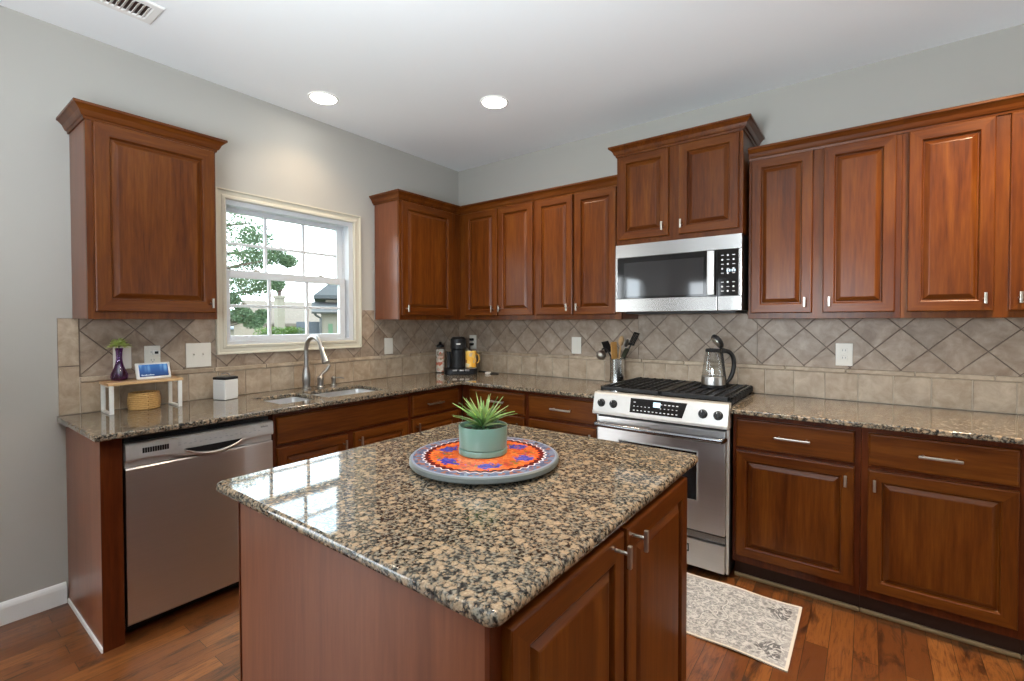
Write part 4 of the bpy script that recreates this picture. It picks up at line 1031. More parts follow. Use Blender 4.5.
# ------------------------------------------------------------------ outlets and switches
def plate(fr, u0, u1, z0, z1, name, label, cat, kind):
    t = thing(name, label, cat, fr.p((u0 + u1) / 2, 0.0078, (z0 + z1) / 2), 'wall plates on the backsplash')
    bm = B(); fr.box(bm, u0, u1, 0.0078, 0.0138, z0, z1, 0.0025, 2); p = finish('cover_plate', bm, PLATE, t)
    uc, zc = (u0 + u1) / 2, (z0 + z1) / 2
    if kind == 'duplex':
        for dz in (0.021, -0.021):
            bm = B(); fr.box(bm, uc - 0.016, uc + 0.016, 0.0136, 0.0152, zc + dz - 0.0145, zc + dz + 0.0145, 0.001); r_ = finish('receptacle', bm, PLATE, t)
            bm = B()
            for du in (-0.007, 0.006): fr.box(bm, uc + du - 0.0012, uc + du + 0.0012, 0.0150, 0.0155, zc + dz - 0.002, zc + dz + 0.008)
            lathe(bm, [(0.0025, 0), (0.0025, 0.0006)], fr.p(uc, 0.0150, zc + dz - 0.008), 8, 'x' if fr.k == 'left' else 'y'); finish('slots', bm, MARK_D, r_, smooth=False)
    if kind == 'switch':
        for du in (-0.0235, 0.0235):
            bm = B(); fr.box(bm, uc + du - 0.0055, uc + du + 0.0055, 0.0136, 0.0146, zc - 0.013, zc + 0.013)
            fr.box(bm, uc + du - 0.004, uc + du + 0.004, 0.0140, 0.026, zc + 0.001, zc + 0.010, 0.0015); finish('toggle', bm, PLATE, t)
    if kind == 'rocker':
        bm = B(); fr.box(bm, uc - 0.0165, uc + 0.0165, 0.0136, 0.0160, zc - 0.033, zc + 0.033, 0.001); finish('rocker', bm, PLATE, t)
    return t
plate(LEFT, -2.584, -2.508, 1.117, 1.235, 'wall_plate', 'blank ivory wall plate behind the purple vase', 'wall plate', 'blank')
plate(LEFT, -2.452, -2.380, 1.117, 1.233, 'wall_outlet', 'ivory outlet behind the smart display with a plug in it', 'outlet', 'duplex')
plate(LEFT, -2.259, -2.130, 1.100, 1.239, 'light_switch', 'double ivory light switch left of the window', 'light switch', 'switch')
plate(LEFT, -0.876, -0.794, 1.100, 1.229, 'light_switch', 'single ivory rocker switch right of the window under the corner cabinet', 'light switch', 'rocker')
plate(BACK, 0.145, 0.229, 1.110, 1.236, 'wall_outlet', 'ivory outlet in the corner behind the coffee maker', 'outlet', 'duplex')
plate(BACK, 1.232, 1.316, 1.106, 1.238, 'light_switch', 'single ivory rocker switch left of the utensil crock', 'light switch', 'rocker')
plate(BACK, 2.960, 3.040, 1.107, 1.235, 'wall_outlet', 'ivory duplex outlet on the backsplash right of the range', 'outlet', 'duplex')
t = thing('power_plug', 'tiny white plug with a dark face in the outlet behind the smart display', 'plug', (0.016, -2.405, 1.196))
bm = B(); box(bm, 0.0156, 0.040, -2.420, -2.391, 1.184, 1.208, 0.004); finish('body', bm, WHITE, t)
bm = B(); box(bm, 0.0400, 0.0410, -2.414, -2.397, 1.190, 1.203, 0.0004); finish('face', bm, BLACK, t)
for z, l in ((1.195, 'upper black plug in the corner outlet behind the coffee maker'), (1.152, 'lower black plug in the corner outlet behind the coffee maker')):
    bm = B(); box(bm, 0.170, 0.204, -0.045, -0.0156, z - 0.012, z + 0.012, 0.005)
    if z < 1.17: tube(bm, bez((0.187, -0.042, z), (0.187, -0.07, z), (0.195, -0.05, z - 0.08), (0.20, -0.045, CT + 0.006), 8), 0.003, 8)
    tag(finish('power_plug', bm, BLACK), l, 'plug', 'black plugs in the corner outlet')

# ------------------------------------------------------------------ the corner
cx, cy = 0.295, -0.285
t = thing('coffee_maker', 'black single-serve coffee maker in the corner of the counter', 'coffee maker', (cx, cy, CT))
dv = Vector((0.72, -0.70, 0)).normalized()           # the way it faces
Mk = Matrix.Translation((cx, cy, CT + 0.0005)) @ Matrix.Rotation(math.atan2(dv.y, dv.x), 4, 'Z')
bm = B()
def rbox(bm, x0, x1, y0, y1, z0, z1, r, M, top=0.006):
    loops = []
    for ins, z in ((0.004, z0), (0.0, z0 + 0.004), (0.0, z1 - top), (top, z1)):
        L = []
        for ax, ay, a0 in ((x1 - r, y1 - r, 0), (x0 + r, y1 - r, 90), (x0 + r, y0 + r, 180), (x1 - r, y0 + r, 270)):
            for k in range(6):
                a = R(a0 + 18 * k); L.append(bm.verts.new(M @ Vector((ax + (r - ins) * math.cos(a), ay + (r - ins) * math.sin(a), z))))
        loops.append(L)
    for a, b in zip(loops, loops[1:]):
        for i in range(len(a)): bm.faces.new((a[i], a[(i + 1) % len(a)], b[(i + 1) % len(a)], b[i]))
    bm.faces.new(loops[0]); bm.faces.new(loops[-1])
# local +x faces the camera, local +y is to the right in the photograph
rbox(bm, -0.10, 0.10, -0.150, 0.135, 0.0, 0.050, 0.06, Mk); finish('base', bm, BLACK, t)
bm = B(); rbox(bm, -0.085, 0.055, -0.085, 0.030, 0.0505, 0.215, 0.045, Mk); finish('column', bm, BLACK, t)
bm = B(); rbox(bm, -0.085, 0.085, -0.092, 0.040, 0.2155, 0.318, 0.055, Mk, 0.018); hd = finish('head', bm, BLACK, t)
bm = B(); box(bm, 0.0855, 0.0875, -0.045, -0.010, 0.255, 0.266, 0.001, M=Mk); finish('badge', bm, MARK, hd)
bm = B(); rbox(bm, -0.075, -0.005, -0.125, -0.087, 0.0505, 0.19, 0.017, Mk); finish('water_tank', bm, plain('smoked_tank', (0.03, 0.03, 0.032), 0.1), t)
bm = B()
for yy in (-0.06, 0.0, 0.045): box(bm, 0.094, 0.104, yy - 0.018, yy + 0.018, 0.030, 0.044, 0.003, M=Mk)
finish('buttons', bm, CHROME, t)
bm = B(); box(bm, -0.055, 0.09, 0.036, 0.126, 0.0505, 0.054, 0.001, M=Mk); finish('drip_tray', bm, CHROME, t)
mc = Mk @ Vector((0.012, 0.082, 0.0545))
def patch(name, cols, scale):
    m, nt, b = new_mat(name); tc = N(nt, 'ShaderNodeTexCoord'); v = N(nt, 'ShaderNodeTexVoronoi', {'Vector': tc.outputs['Object'], 'Scale': scale})
    s = N(nt, 'ShaderNodeSeparateColor', {0: v.outputs['Color']})
    nt.links.new(ramp(nt, s.outputs[0], [(i / len(cols), c) for i, c in enumerate(cols)], 'CONSTANT'), b.inputs['Base Color']); b.inputs['Roughness'].default_value = 0.3
    return m
t = thing('mug', 'yellow patterned tall mug standing on the coffee maker tray', 'mug', mc)
bm = B(); lathe(bm, [(0.040, 0.0003), (0.046, 0.004), (0.048, 0.020), (0.048, 0.138), (0.045, 0.142), (0.043, 0.138), (0.042, 0.02), (0.006, 0.016)], mc, 32); finish('cup', bm, patch('yellow_pattern', [(0.80, 0.42, 0.05), (0.86, 0.55, 0.12), (0.75, 0.70, 0.52), (0.30, 0.10, 0.04), (0.85, 0.52, 0.10), (0.55, 0.42, 0.25)], 28.0), t)
bm = B(); hp = mc + (Mk.to_3x3() @ Vector((0, 0.046, 0))); hd_ = Mk.to_3x3() @ Vector((0, 1, 0))
tube(bm, bez(hp + Vector((0, 0, 0.115)), hp + hd_ * 0.035 + Vector((0, 0, 0.115)), hp + hd_ * 0.035 + Vector((0, 0, 0.035)), hp + Vector((0, 0, 0.035)), 10), 0.005, 8); finish('handle', bm, plain('yellow_glaze', (0.75, 0.42, 0.07), 0.3), t)
jx, jy = 0.075, -0.320
t = thing('storage_jar', 'tall clear jar of colourful pods with a black lid left of the coffee maker', 'jar', (jx, jy, CT))
bm = B(); lathe(bm, [(0.034, 0.0005), (0.041, 0.004), (0.042, 0.02), (0.042, 0.195), (0.038, 0.215), (0.033, 0.225)], (jx, jy, CT), 32); finish('jar', bm, JARGLASS, t)
bm = B(); lathe(bm, [(0.030, 0.006), (0.0385, 0.009), (0.0385, 0.195), (0.03, 0.208)], (jx, jy, CT), 28); finish('contents', bm, patch('pod_colours', [(0.72, 0.66, 0.54), (0.60, 0.16, 0.09), (0.75, 0.70, 0.62), (0.35, 0.26, 0.16), (0.72, 0.48, 0.36), (0.78, 0.75, 0.70)], 46.0), t)
bm = B(); lathe(bm, [(0.034, 0.2255), (0.035, 0.228), (0.033, 0.243), (0.018, 0.250), (0.012, 0.256), (0.013, 0.268), (0.004, 0.273)], (jx, jy, CT), 28); finish('lid', bm, BLACK, t)
t = thing('charger', 'black cord with a white tag lying on the counter right of the coffee maker', 'cord', (0.5, -0.15, CT))
bm = B(); tube(bm, bez((0.30, -0.06, CT + 0.0045), (0.42, -0.05, CT + 0.0045), (0.45, -0.14, CT + 0.0045), (0.53, -0.115, CT + 0.0045), 14) + bez((0.53, -0.115, CT + 0.0045), (0.60, -0.09, CT + 0.0045), (0.60, -0.17, CT + 0.0045), (0.52, -0.165, CT + 0.0045), 12)[1:], 0.0038, 8)
finish('cable', bm, BLACK, t)
bm = B(); box(bm, 0.485, 0.519, -0.195, -0.150, CT + 0.0005, CT + 0.018, 0.004); finish('tag', bm, WHITE, t)

# ------------------------------------------------------------------ utensil crock
ux, uy = 1.672, -0.135
t = thing('utensil_crock', 'round stainless steel utensil crock left of the range', 'utensil holder', (ux, uy, CT))
bm = B(); lathe(bm, [(0.048, 0.0005), (0.052, 0.003), (0.052, 0.180), (0.054, 0.184), (0.051, 0.186), (0.049, 0.182), (0.049, 0.006), (0.005, 0.005)], (ux, uy, CT), 40); finish('crock', bm, plain('polished_steel', (0.62, 0.63, 0.63), 0.16, 1.0), t)
UT = Vector((ux, uy, CT + 0.008))
SPOON = wood('pale_wood', 'z', (0.52, 0.30, 0.13), (0.62, 0.39, 0.19), (0.70, 0.48, 0.26), coat=0.0); SPOON2 = wood('honey_wood', 'z', (0.40, 0.19, 0.05), (0.50, 0.26, 0.08), (0.58, 0.32, 0.11), coat=0.0)
def utensil(name, label, foot, tip, head, mat, hw, hl, ht=0.006, hmat=None):
    a = UT + Vector(foot); b = Vector(tip); dr = (b - a).normalized(); sd = dr.cross(Vector((-0.93, 0.36, 0)).normalized()).normalized(); nn = sd.cross(dr)
    t = thing(name, label, 'cooking utensil', a, 'cooking utensils in the crock')
    bm = B(); tube(bm, [a, a + (b - a) * 0.5, b - dr * (hl * 0.8)], [0.006, 0.0058, 0.005], 10); finish('shaft', bm, mat, t)
    bm = B(); Mh = Matrix((( *(sd), 0), (*(dr), 0), (*(nn), 0), (0, 0, 0, 1))).transposed(); Mh.translation = b - dr * hl
    if head == 'spoon' or head == 'ladle':
        n, rows = 20, []
        deep = 0.03 if head == 'ladle' else 0.010
        for k in range(7):
            s = k / 6; rows.append([bm.verts.new(Mh @ Vector((hw * s * math.cos(2 * PI * j / n), hl / 2 + hl / 2 * s * math.sin(2 * PI * j / n), -deep * (1 - s * s)))) for j in range(n)])
        rows2 = []
        for k in range(6, -1, -1):
            s = k / 6; rows2.append([bm.verts.new(Mh @ Vector(((hw - 0.002) * s * math.cos(2 * PI * j / n), hl / 2 + (hl / 2 - 0.002) * s * math.sin(2 * PI * j / n), -deep * (1 - s * s) + 0.003))) for j in range(n)])
        allr = rows[1:] + rows2[:-1]
        for x, y in zip(allr, allr[1:]):
            for j in range(n): bm.faces.new((x[j], x[(j + 1) % n], y[(j + 1) % n], y[j]))
        bm.faces.new(rows[1]); bm.faces.new(rows2[-2])
        for x in (rows[0], rows2[-1]):
            bmesh.ops.delete(bm, geom=x, context='VERTS')
    else:
        slots = head == 'slotted'
        if slots:
            for q in (-0.8, -0.27, 0.27, 0.8): box(bm, q * hw - 0.005, q * hw + 0.005, 0.0, hl, -ht / 2, ht / 2, 0.001, M=Mh)
            for q in (0.0, hl - 0.012): box(bm, -hw, hw, q, q + 0.012, -ht / 2, ht / 2, 0.001, M=Mh)
        else:
            box(bm, -hw, hw, 0.0, hl, -ht / 2, ht / 2, min(ht * 0.45, 0.004), 2, M=Mh)
    finish('head', bm, hmat or mat, t)
t = thing('ladle', 'steel ladle hooked over the left rim of the crock', 'cooking utensil', UT, 'cooking utensils in the crock')
lv_ = Vector((-0.95, -0.31, 0))
P_ = lambda d, z: UT + lv_ * d + Vector((0, 0, z))
bm = B(); tube(bm, [P_(-0.034, 0.0)] + bez(P_(0.036, 0.172), P_(0.060, 0.240), P_(0.085, 0.262), P_(0.108, 0.238), 10), [0.006] * 11 + [0.0045], 10); finish('shaft', bm, BLACK, t)
bm = B(); Mb = Matrix.Translation(P_(0.112, 0.200)) @ Vector((0.55, -0.75, -0.25)).normalized().to_track_quat('-Z', 'Y').to_matrix().to_4x4()
lathe(bm, [(0.002, 0.036), (0.016, 0.033), (0.030, 0.020), (0.036, 0.0), (0.0345, 0.0), (0.028, 0.018), (0.015, 0.030), (0.002, 0.033)], (0, 0, 0), 24, M=Mb @ Matrix.Rotation(R(180), 4, 'X')); finish('head', bm, CHROME, t)
utensil('spatula', 'black spatula at the upper left of the crock', (0.034, 0.004, 0), (ux - 0.100, uy + 0.01, CT + 0.305), 'flat', BLACK, 0.034, 0.085, 0.004)
utensil('wooden_spatula', 'honey coloured wooden spatula in the middle of the crock', (0.004, -0.022, 0), (ux - 0.012, uy - 0.03, CT + 0.305), 'flat', SPOON2, 0.028, 0.12, 0.007)
utensil('wooden_spoon', 'pale wooden spoon standing tallest in the middle of the crock', (-0.010, 0.008, 0), (ux + 0.038, uy + 0.0, CT + 0.348), 'spoon', SPOON, 0.027, 0.072)
utensil('slotted_turner', 'black slotted turner leaning out to the right of the crock', (-0.038, 0.004, 0), (ux + 0.142, uy + 0.02, CT + 0.372), 'slotted', BLACK, 0.027, 0.10, 0.004)
utensil('pasta_server', 'dark green flat server between the wooden spoon and the turner', (-0.034, -0.010, 0), (ux + 0.082, uy - 0.012, CT + 0.262), 'flat', plain('olive_silicone', (0.06, 0.065, 0.04), 0.5), 0.020, 0.07, 0.005)
utensil('serving_spoon', 'grey steel spoon behind the wooden spatula', (-0.020, 0.025, 0), (ux + 0.070, uy + 0.032, CT + 0.325), 'spoon', CHROME, 0.021, 0.065)

# ------------------------------------------------------------------ kettle
kx, ky, kz = 2.368, -0.300, 0.9665
t = thing('electric_kettle', 'glass electric kettle with a black handle and open lid on the range', 'kettle', (kx, ky, kz))
bm = B(); lathe(bm, [(0.062, 0.0003), (0.070, 0.002), (0.070, 0.014), (0.066, 0.016)], (kx, ky, kz), 40); finish('base', bm, BLACK, t)
bm = B(); lathe(bm, [(0.066, 0.0165), (0.0675, 0.018), (0.0655, 0.062), (0.063, 0.066)], (kx, ky, kz), 40); finish('steel_band', bm, CHROME, t)
bm = B(); lathe(bm, [(0.063, 0.0665), (0.064, 0.07), (0.058, 0.13), (0.047, 0.19), (0.043, 0.215), (0.041, 0.215), (0.045, 0.19), (0.056, 0.13), (0.062, 0.07)], (kx, ky, kz), 40, cap=False); finish('glass_body', bm, KGLASS, t)
bm = B(); lathe(bm, [(0.0435, 0.210), (0.0455, 0.214), (0.0455, 0.226), (0.041, 0.230), (0.039, 0.214)], (kx, ky, kz), 40, cap=False)
box(bm, 0.036, 0.070, -0.014, 0.014, kz + 0.204, kz + 0.232, 0.006, M=Matrix.Translation((kx, ky, 0)) @ Matrix.Rotation(math.atan2(0.60, 0.80), 4, 'Z')); finish('collar', bm, BLACK, t)
ha = Vector((0.80, 0.60, 0)).normalized(); kc = Vector((kx, ky, kz))
bm = B(); tube(bm, bez(kc + ha * 0.062 + Vector((0, 0, 0.216)), kc + ha * 0.150 + Vector((0, 0, 0.225)), kc + ha * 0.135 + Vector((0, 0, 0.06)), kc + ha * 0.072 + Vector((0, 0, 0.020)), 18), [0.013] * 4 + [0.0125] * 11 + [0.011, 0.010, 0.009, 0.009], 14); hn = finish('handle', bm, BLACK, t)
bm = B(); tube(bm, [kc + ha * 0.050 + Vector((0, 0, 0.205)), kc + ha * 0.060 + Vector((0, 0, 0.12)), kc + ha * 0.071 + Vector((0, 0, 0.035))], 0.008, 10); finish('inner_strut', bm, BLACK, hn)
Ml = Matrix.Translation(kc + ha * 0.045 + Vector((0, 0, 0.232))) @ Matrix.Rotation(math.atan2(ha.y, ha.x), 4, 'Z') @ Matrix.Rotation(R(56), 4, 'Y') @ Matrix.Translation((-0.046, 0, 0))
bm = B(); lathe(bm, [(0.034, -0.004), (0.044, -0.004), (0.047, 0.002), (0.047, 0.012), (0.040, 0.018), (0.012, 0.021)], (0, 0, 0), 32, M=Ml); li = finish('lid', bm, BLACK, t)
bm = B(); lathe(bm, [(0.034, -0.0042), (0.032, -0.009), (0.004, -0.010)], (0, 0, 0), 28, M=Ml); finish('strainer', bm, CHROME, li)

# ------------------------------------------------------------------ rug
def rug_mat():
    m, nt, b = new_mat('grey_medallion_rug')
    tc = N(nt, 'ShaderNodeTexCoord'); sp = N(nt, 'ShaderNodeSeparateXYZ', {0: tc.outputs['Object']}); x, y = sp.outputs[0], sp.outputs[1]
    ax_, ay_ = math_(nt, 'ABSOLUTE', x), math_(nt, 'ABSOLUTE', y)
    wv = N(nt, 'ShaderNodeTexNoise', {'Vector': N(nt, 'ShaderNodeCombineXYZ', {0: ax_, 1: ay_}).outputs[0], 'Scale': 26.0, 'Detail': 5.0, 'Roughness': 0.7, 'Distortion': 2.2})
    vo = N(nt, 'ShaderNodeTexVoronoi', {'Vector': N(nt, 'ShaderNodeCombineXYZ', {0: ax_, 1: ay_}).outputs[0], 'Scale': 24.0}, feature='DISTANCE_TO_EDGE')
    r = math_(nt, 'SQRT', math_(nt, 'ADD', math_(nt, 'MULTIPLY', x, x), math_(nt, 'MULTIPLY', y, y))); an = math_(nt, 'ARCTAN2', y, x)
    rr = math_(nt, 'ADD', r, math_(nt, 'MULTIPLY', math_(nt, 'SINE', math_(nt, 'MULTIPLY', an, 8.0)), 0.018))
    rings = math_(nt, 'ABSOLUTE', math_(nt, 'SINE', math_(nt, 'MULTIPLY', rr, 70.0)))
    med = math_(nt, 'MULTIPLY', sstep(nt, rings, 0.25, 0.05), sstep(nt, rr, 0.225, 0.215))
    c = ramp(nt, wv.outputs[0], [(0.40, (0.20, 0.205, 0.22)), (0.50, (0.32, 0.33, 0.345)), (0.58, (0.56, 0.57, 0.58))])
    c = mix(nt, math_(nt, 'MULTIPLY', sstep(nt, vo.outputs['Distance'], 0.05, 0.02), 0.5), c, (0.55, 0.555, 0.56))
    c = mix(nt, med, c, (0.60, 0.605, 0.61))
    cor = math_(nt, 'SQRT', math_(nt, 'ADD', math_(nt, 'POWER', math_(nt, 'SUBTRACT', 0.40, ax_), 2.0), math_(nt, 'POWER', math_(nt, 'MULTIPLY', math_(nt, 'SUBTRACT', 0.155, ay_), 1.3), 2.0)))
    cn_ = math_(nt, 'MULTIPLY', sstep(nt, math_(nt, 'ADD', cor, math_(nt, 'MULTIPLY', wv.outputs[0], 0.06)), 0.105, 0.09), sstep(nt, wv.outputs[0], 0.55, 0.45))
    c = mix(nt, cn_, c, (0.12, 0.12, 0.13))
    hx, hy = 0.46, 0.252
    edge = math_(nt, 'MAXIMUM', math_(nt, 'SUBTRACT', ax_, hx), math_(nt, 'SUBTRACT', ay_, hy))
    c = mix(nt, math_(nt, 'MULTIPLY', sstep(nt, edge, -0.036, -0.033), sstep(nt, wv.outputs[0], 0.62, 0.40)), c, (0.36, 0.36, 0.37))
    c = mix(nt, sstep(nt, edge, -0.013, -0.010), c, (0.66, 0.62, 0.56))
    nt.links.new(c, b.inputs['Base Color']); b.inputs['Roughness'].default_value = 0.95
    return m
bm = B(); rx0, rx1, ry0, ry1 = 1.952, 2.872, -1.208, -0.704; nx, ny = 60, 30
def rz(x, y):
    e = max(0, 1 - min(y - ry0, ry1 - y) / 0.05); return 0.0065 + 0.0035 * e * (1 + math.sin(x * 17.0 + (0 if y < -0.95 else 2)))
top = [[bm.verts.new((rx0 + (rx1 - rx0) * i / nx, ry0 + (ry1 - ry0) * j / ny, rz(rx0 + (rx1 - rx0) * i / nx, ry0 + (ry1 - ry0) * j / ny))) for j in range(ny + 1)] for i in range(nx + 1)]
bot = [[bm.verts.new((v.co.x, v.co.y, v.co.z - 0.0055)) for v in row] for row in top]
for i in range(nx):
    for j in range(ny):
        bm.faces.new((top[i][j], top[i + 1][j], top[i + 1][j + 1], top[i][j + 1])); bm.faces.new((bot[i][j], bot[i][j + 1], bot[i + 1][j + 1], bot[i + 1][j]))
for i in range(nx):
    for j in (0, ny): bm.faces.new((top[i][j], top[i + 1][j], bot[i + 1][j], bot[i][j]))
for j in range(ny):
    for i in (0, nx): bm.faces.new((top[i][j], top[i][j + 1], bot[i][j + 1], bot[i][j]))
tag(finish('rug', bm, rug_mat(), loc=((rx0 + rx1) / 2, (ry0 + ry1) / 2, 0.0)), 'small grey patterned rug on the wood floor in front of the range', 'rug')

# ------------------------------------------------------------------ outside the window
GZ = -0.7
bm = B(); box(bm, -90, -0.16, -40, 70, GZ - 0.3, GZ); g = finish('ground', bm, plain('lawn', (0.05, 0.075, 0.028), 0.9, noise=0.4, nscale=3), smooth=False); struct(g)
SIDING = plain('cream_siding', (0.155, 0.138, 0.105), 0.7); BRICKTAN = plain('tan_brick_wall', (0.15, 0.122, 0.09), 0.8, noise=0.25, nscale=12)
ROOFM = plain('grey_shingles', (0.036, 0.041, 0.044), 0.9, noise=0.2, nscale=8); ROOFT = plain('tan_shingles', (0.10, 0.083, 0.066), 0.9, noise=0.2, nscale=5)
def gable_roof(bm, x0, x1, y0, y1, ze, zr, over, th=0.18, ridge='y'):
    if ridge == 'y':
        xm_ = (x0 + x1) / 2; p = [(x0 - over, ze), (xm_, zr), (x1 + over, ze), (x1 + over, ze - th), (xm_, zr - th), (x0 - over, ze - th)]
        a = [bm.verts.new((x, y0 - over, z)) for x, z in p]; b = [bm.verts.new((x, y1 + over, z)) for x, z in p]
    else:
        ym_ = (y0 + y1) / 2; p = [(y0 - over, ze), (ym_, zr), (y1 + over, ze), (y1 + over, ze - th), (ym_, zr - th), (y0 - over, ze - th)]
        a = [bm.verts.new((x0 - over, y, z)) for y, z in p]; b = [bm.verts.new((x1 + over, y, z)) for y, z in p]
    for j in range(6): bm.faces.new((a[j], a[(j + 1) % 6], b[(j + 1) % 6], b[j]))
    bm.faces.new(a); bm.faces.new(b)
# house with the chimney
t = thing('house', 'tan neighbouring house with a tall chimney seen through the window', 'house', (-29, 13, GZ), 'houses outside the window')
bm = B(); box(bm, -31, -26.5, 10.9, 18.0, GZ, 1.25); finish('walls', bm, BRICKTAN, t, smooth=False)
bm = B(); gable_roof(bm, -31, -26.5, 10.9, 18.0, 1.25, 2.75, 0.35); finish('roof', bm, ROOFT, t, smooth=False)
bm = B(); box(bm, -25.8, -25.4, 11.04, 11.50, GZ, 2.80); box(bm, -25.86, -25.34, 10.98, 11.56, 2.80, 2.95); ch = finish('chimney', bm, SIDING, t, smooth=False)
bm = B(); lathe(bm, [(0.12, 2.951), (0.12, 3.18), (0.20, 3.22), (0.20, 3.36), (0.05, 3.42)], (-25.5, 11.22, 0), 16); finish('flue', bm, TOEKICK, ch)
bm = B(); box(bm, -26.49, -26.44, 13.0, 14.0, 0.2, 1.0); finish('window', bm, plain('dull_glass', (0.25, 0.28, 0.30), 0.2), t, smooth=False)
# house at the right, turned to face this window
HC = Matrix.Translation((-14.0, 7.0, 0)) @ Matrix.Rotation(R(-31), 4, 'Z')
def hc(bm):
    bmesh.ops.transform(bm, matrix=HC, verts=bm.verts); return bm
def hip(bm, x0, x1, y0, y1, ze, zr, th):
    h_ = min(x1 - x0, y1 - y0) / 2
    lo_ = [bm.verts.new(p) for p in ((x0, y0, ze - th), (x1, y0, ze - th), (x1, y1, ze - th), (x0, y1, ze - th))]
    e_ = [bm.verts.new(p) for p in ((x0, y0, ze), (x1, y0, ze), (x1, y1, ze), (x0, y1, ze))]
    r0, r1 = bm.verts.new(((x0 + x1) / 2, y0 + h_, zr)), bm.verts.new(((x0 + x1) / 2, y1 - h_, zr))
    for k in range(4): bm.faces.new((lo_[k], lo_[(k + 1) % 4], e_[(k + 1) % 4], e_[k]))
    bm.faces.new(lo_[::-1]); bm.faces.new((e_[0], e_[1], r0)); bm.faces.new((e_[1], e_[2], r1, r0)); bm.faces.new((e_[2], e_[3], r1)); bm.faces.new((e_[3], e_[0], r0, r1))
t = thing('house', 'cream neighbouring house with stacked grey roofs at the right of the window', 'house', (-14, 9, GZ), 'houses outside the window')
bm = B(); box(bm, -4.5, 0.0, 0.02, 6, GZ, 1.72); box(bm, -4.5, -0.7, 0.2, 6, 1.72, 2.26); finish('walls', hc(bm), SIDING, t, smooth=False)
bm = B(); hip(bm, -4.9, -0.25, -0.25, 6.4, 2.42, 4.5, 0.14); finish('roof', hc(bm), ROOFM, t, smooth=False)
bm = B(); q = [(0.35, 1.80), (-0.72, 2.16), (-0.72, 2.04), (0.35, 1.68)]
a = [bm.verts.new((x, -0.32, z)) for x, z in q]; b = [bm.verts.new((x, 6.2, z)) for x, z in q]
for j in range(4): bm.faces.new((a[j], a[(j + 1) % 4], b[(j + 1) % 4], b[j]))
bm.faces.new(a); bm.faces.new(b); finish('porch_roof', hc(bm), ROOFM, t, smooth=False)
bm = B(); tube(bm, [(0.40, -0.32, 1.73), (0.40, 6.2, 1.73)], 0.06, 8); tube(bm, [(0.38, -0.22, 1.70), (0.32, -0.16, 1.60), (0.08, 0.0, 1.50), (0.06, 0.02, GZ)], 0.045, 8); finish('gutter', hc(bm), plain('dark_gutter', (0.05, 0.05, 0.05), 0.5), t)
for yy in (0.28, 0.60):
    bm = B(); box(bm, 0.0, 0.04, yy, yy + 0.16, 0.75, 1.28); finish('shutter', hc(bm), plain('green_shutter', (0.045, 0.10, 0.05), 0.6), t, smooth=False)
bm = B(); box(bm, -0.9, -0.8, -0.9, -0.02, GZ, 1.36); tag(finish('garden_fence', hc(bm), plain('slate_gate', (0.06, 0.07, 0.085), 0.7), smooth=False), 'dark slate fence panel beside the cream house outside', 'fence')
t = thing('house', 'pale distant house low in the left window corner behind the tree', 'house', (-42, 15, GZ), 'houses outside the window')
bm = B(); box(bm, -45, -40, 12.6, 16.0, GZ, 0.9); finish('walls', bm, SIDING, t, smooth=False)
bm = B(); gable_roof(bm, -45, -40, 12.6, 16.0, 0.9, 2.3, 0.4); finish('roof', bm, plain('pale_roof', (0.16, 0.18, 0.21), 0.8), t, smooth=False)
# foliage
def leaf_cloud(bm, centres, rnd, n, size):
    for _ in range(n):
        c, r_ = rnd.choice(centres); v = Vector((rnd.gauss(0, 1), rnd.gauss(0, 1), rnd.gauss(0, 1))).normalized() * r_ * rnd.random() ** 0.45
        p = Vector(c) + Vector((v.x, v.y, v.z * 0.75)); s = size * rnd.uniform(0.6, 1.3)
        a = Vector((rnd.gauss(0, 1), rnd.gauss(0, 1), rnd.gauss(0, 0.6))).normalized(); b = a.orthogonal().normalized() * 0.45; nn = a.cross(b).normalized() * 0.08 * s
        bm.faces.new([bm.verts.new(p + a * s * k + b * s * q + nn * (abs(q) > 0)) for k, q in ((-1, 0), (0, 0.8), (1, 0), (0, -0.8))])
rnd = random.Random(11)
HEDGE = leaf_mat('hedge_leaves', (0.035, 0.075, 0.014), (0.06, 0.115, 0.02), (0.095, 0.155, 0.034), sss=0.4)
t = thing('hedge', 'bright green clipped hedge in front of the tan house outside', 'hedge', (-14.3, 5.7, GZ))
bm = B()
for k in range(9): tube(bm, [(-14.4, 5.0 + 0.17 * k, GZ), (-14.4, 5.0 + 0.17 * k, 0.9)], 0.03, 6)
finish('stems', bm, TOEKICK, t)
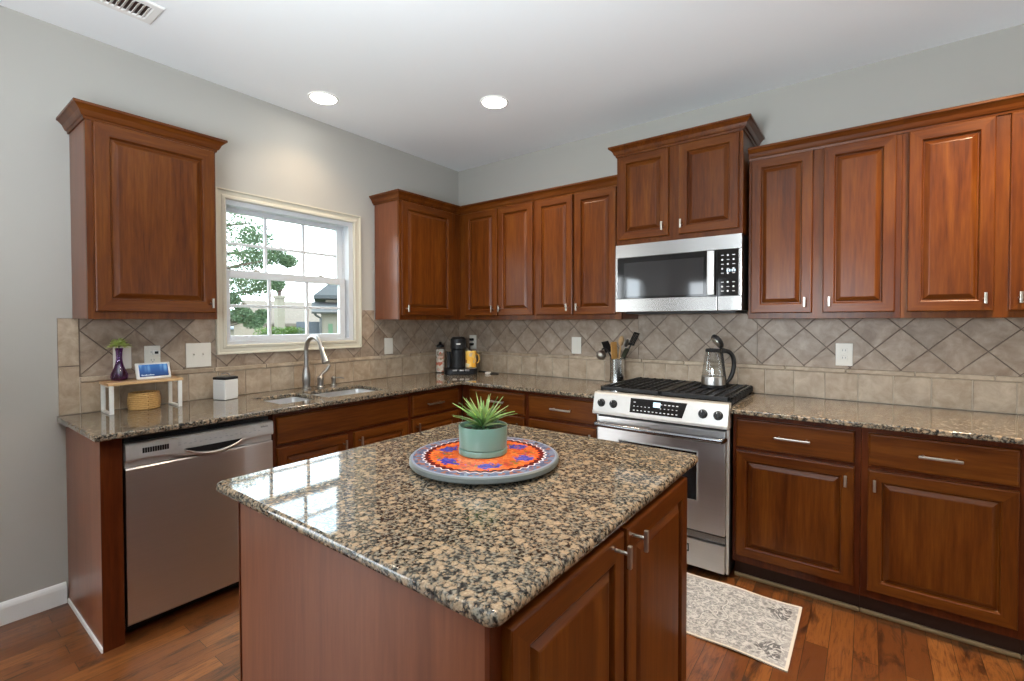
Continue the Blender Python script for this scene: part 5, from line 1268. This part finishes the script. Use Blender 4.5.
bm = B(); leaf_cloud(bm, [((-14.4, 4.95 + 0.17 * k, z), 0.32) for k in range(9) for z in (-0.4, 0.05, 0.5, 0.95)], rnd, 6500, 0.05); o = finish('foliage', bm, HEDGE, t, smooth=False); o['kind'] = 'stuff'
t = thing('tree', 'leafy tree filling the left panes of the kitchen window outside', 'tree', (-6.4, -0.6, GZ))
bm = B(); tube(bm, bez((-6.4, -0.6, GZ), (-6.35, -0.55, 1.0), (-6.5, -0.4, 2.4), (-6.4, -0.3, 4.6), 12), [0.16 - 0.008 * k for k in range(13)], 10)
for (bz, ey, ez, ex) in ((1.0, 0.95, 1.42, -6.0), (1.6, 1.35, 2.02, -6.1), (2.0, 1.05, 2.5, -5.8), (2.4, 1.5, 2.75, -6.2), (2.8, 0.9, 3.2, -6.0), (1.9, 0.5, 2.0, -6.6)):
    tube(bm, bez((-6.4, -0.5, bz), (-6.3, 0.0, bz + 0.15), (ex, ey * 0.5, ez - 0.1), (ex, ey, ez), 8), [0.05, 0.045, 0.04, 0.034, 0.03, 0.025, 0.02, 0.015, 0.01], 8)
finish('trunk', bm, plain('bark', (0.07, 0.055, 0.04), 0.9), t)
bm = B(); cs = [((-6.0, 0.62, 3.15), 0.42), ((-6.1, 0.95, 2.95), 0.25), ((-6.0, 0.55, 2.62), 0.36), ((-6.1, 0.95, 2.55), 0.26), ((-6.2, 1.35, 2.66), 0.20), ((-6.2, 1.62, 2.58), 0.14), ((-6.0, 0.62, 2.10), 0.30), ((-6.1, 1.0, 2.05), 0.27), ((-6.1, 1.3, 2.12), 0.16),
            ((-6.0, 0.45, 1.75), 0.14), ((-6.0, 0.62, 1.50), 0.16), ((-6.0, 0.85, 1.38), 0.16), ((-6.0, 1.0, 1.5), 0.10), ((-6.5, 0.0, 3.6), 0.7), ((-6.5, -0.6, 3.2), 0.8), ((-6.5, 0.1, 2.3), 0.5)]
leaf_cloud(bm, [(c, r_ * 1.3) for c, r_ in cs], rnd, 17000, 0.032); o = finish('foliage', bm, leaf_mat('tree_leaves', (0.06, 0.10, 0.055), (0.095, 0.15, 0.08), (0.13, 0.19, 0.10), sss=0.4), t, smooth=False); o['kind'] = 'stuff'
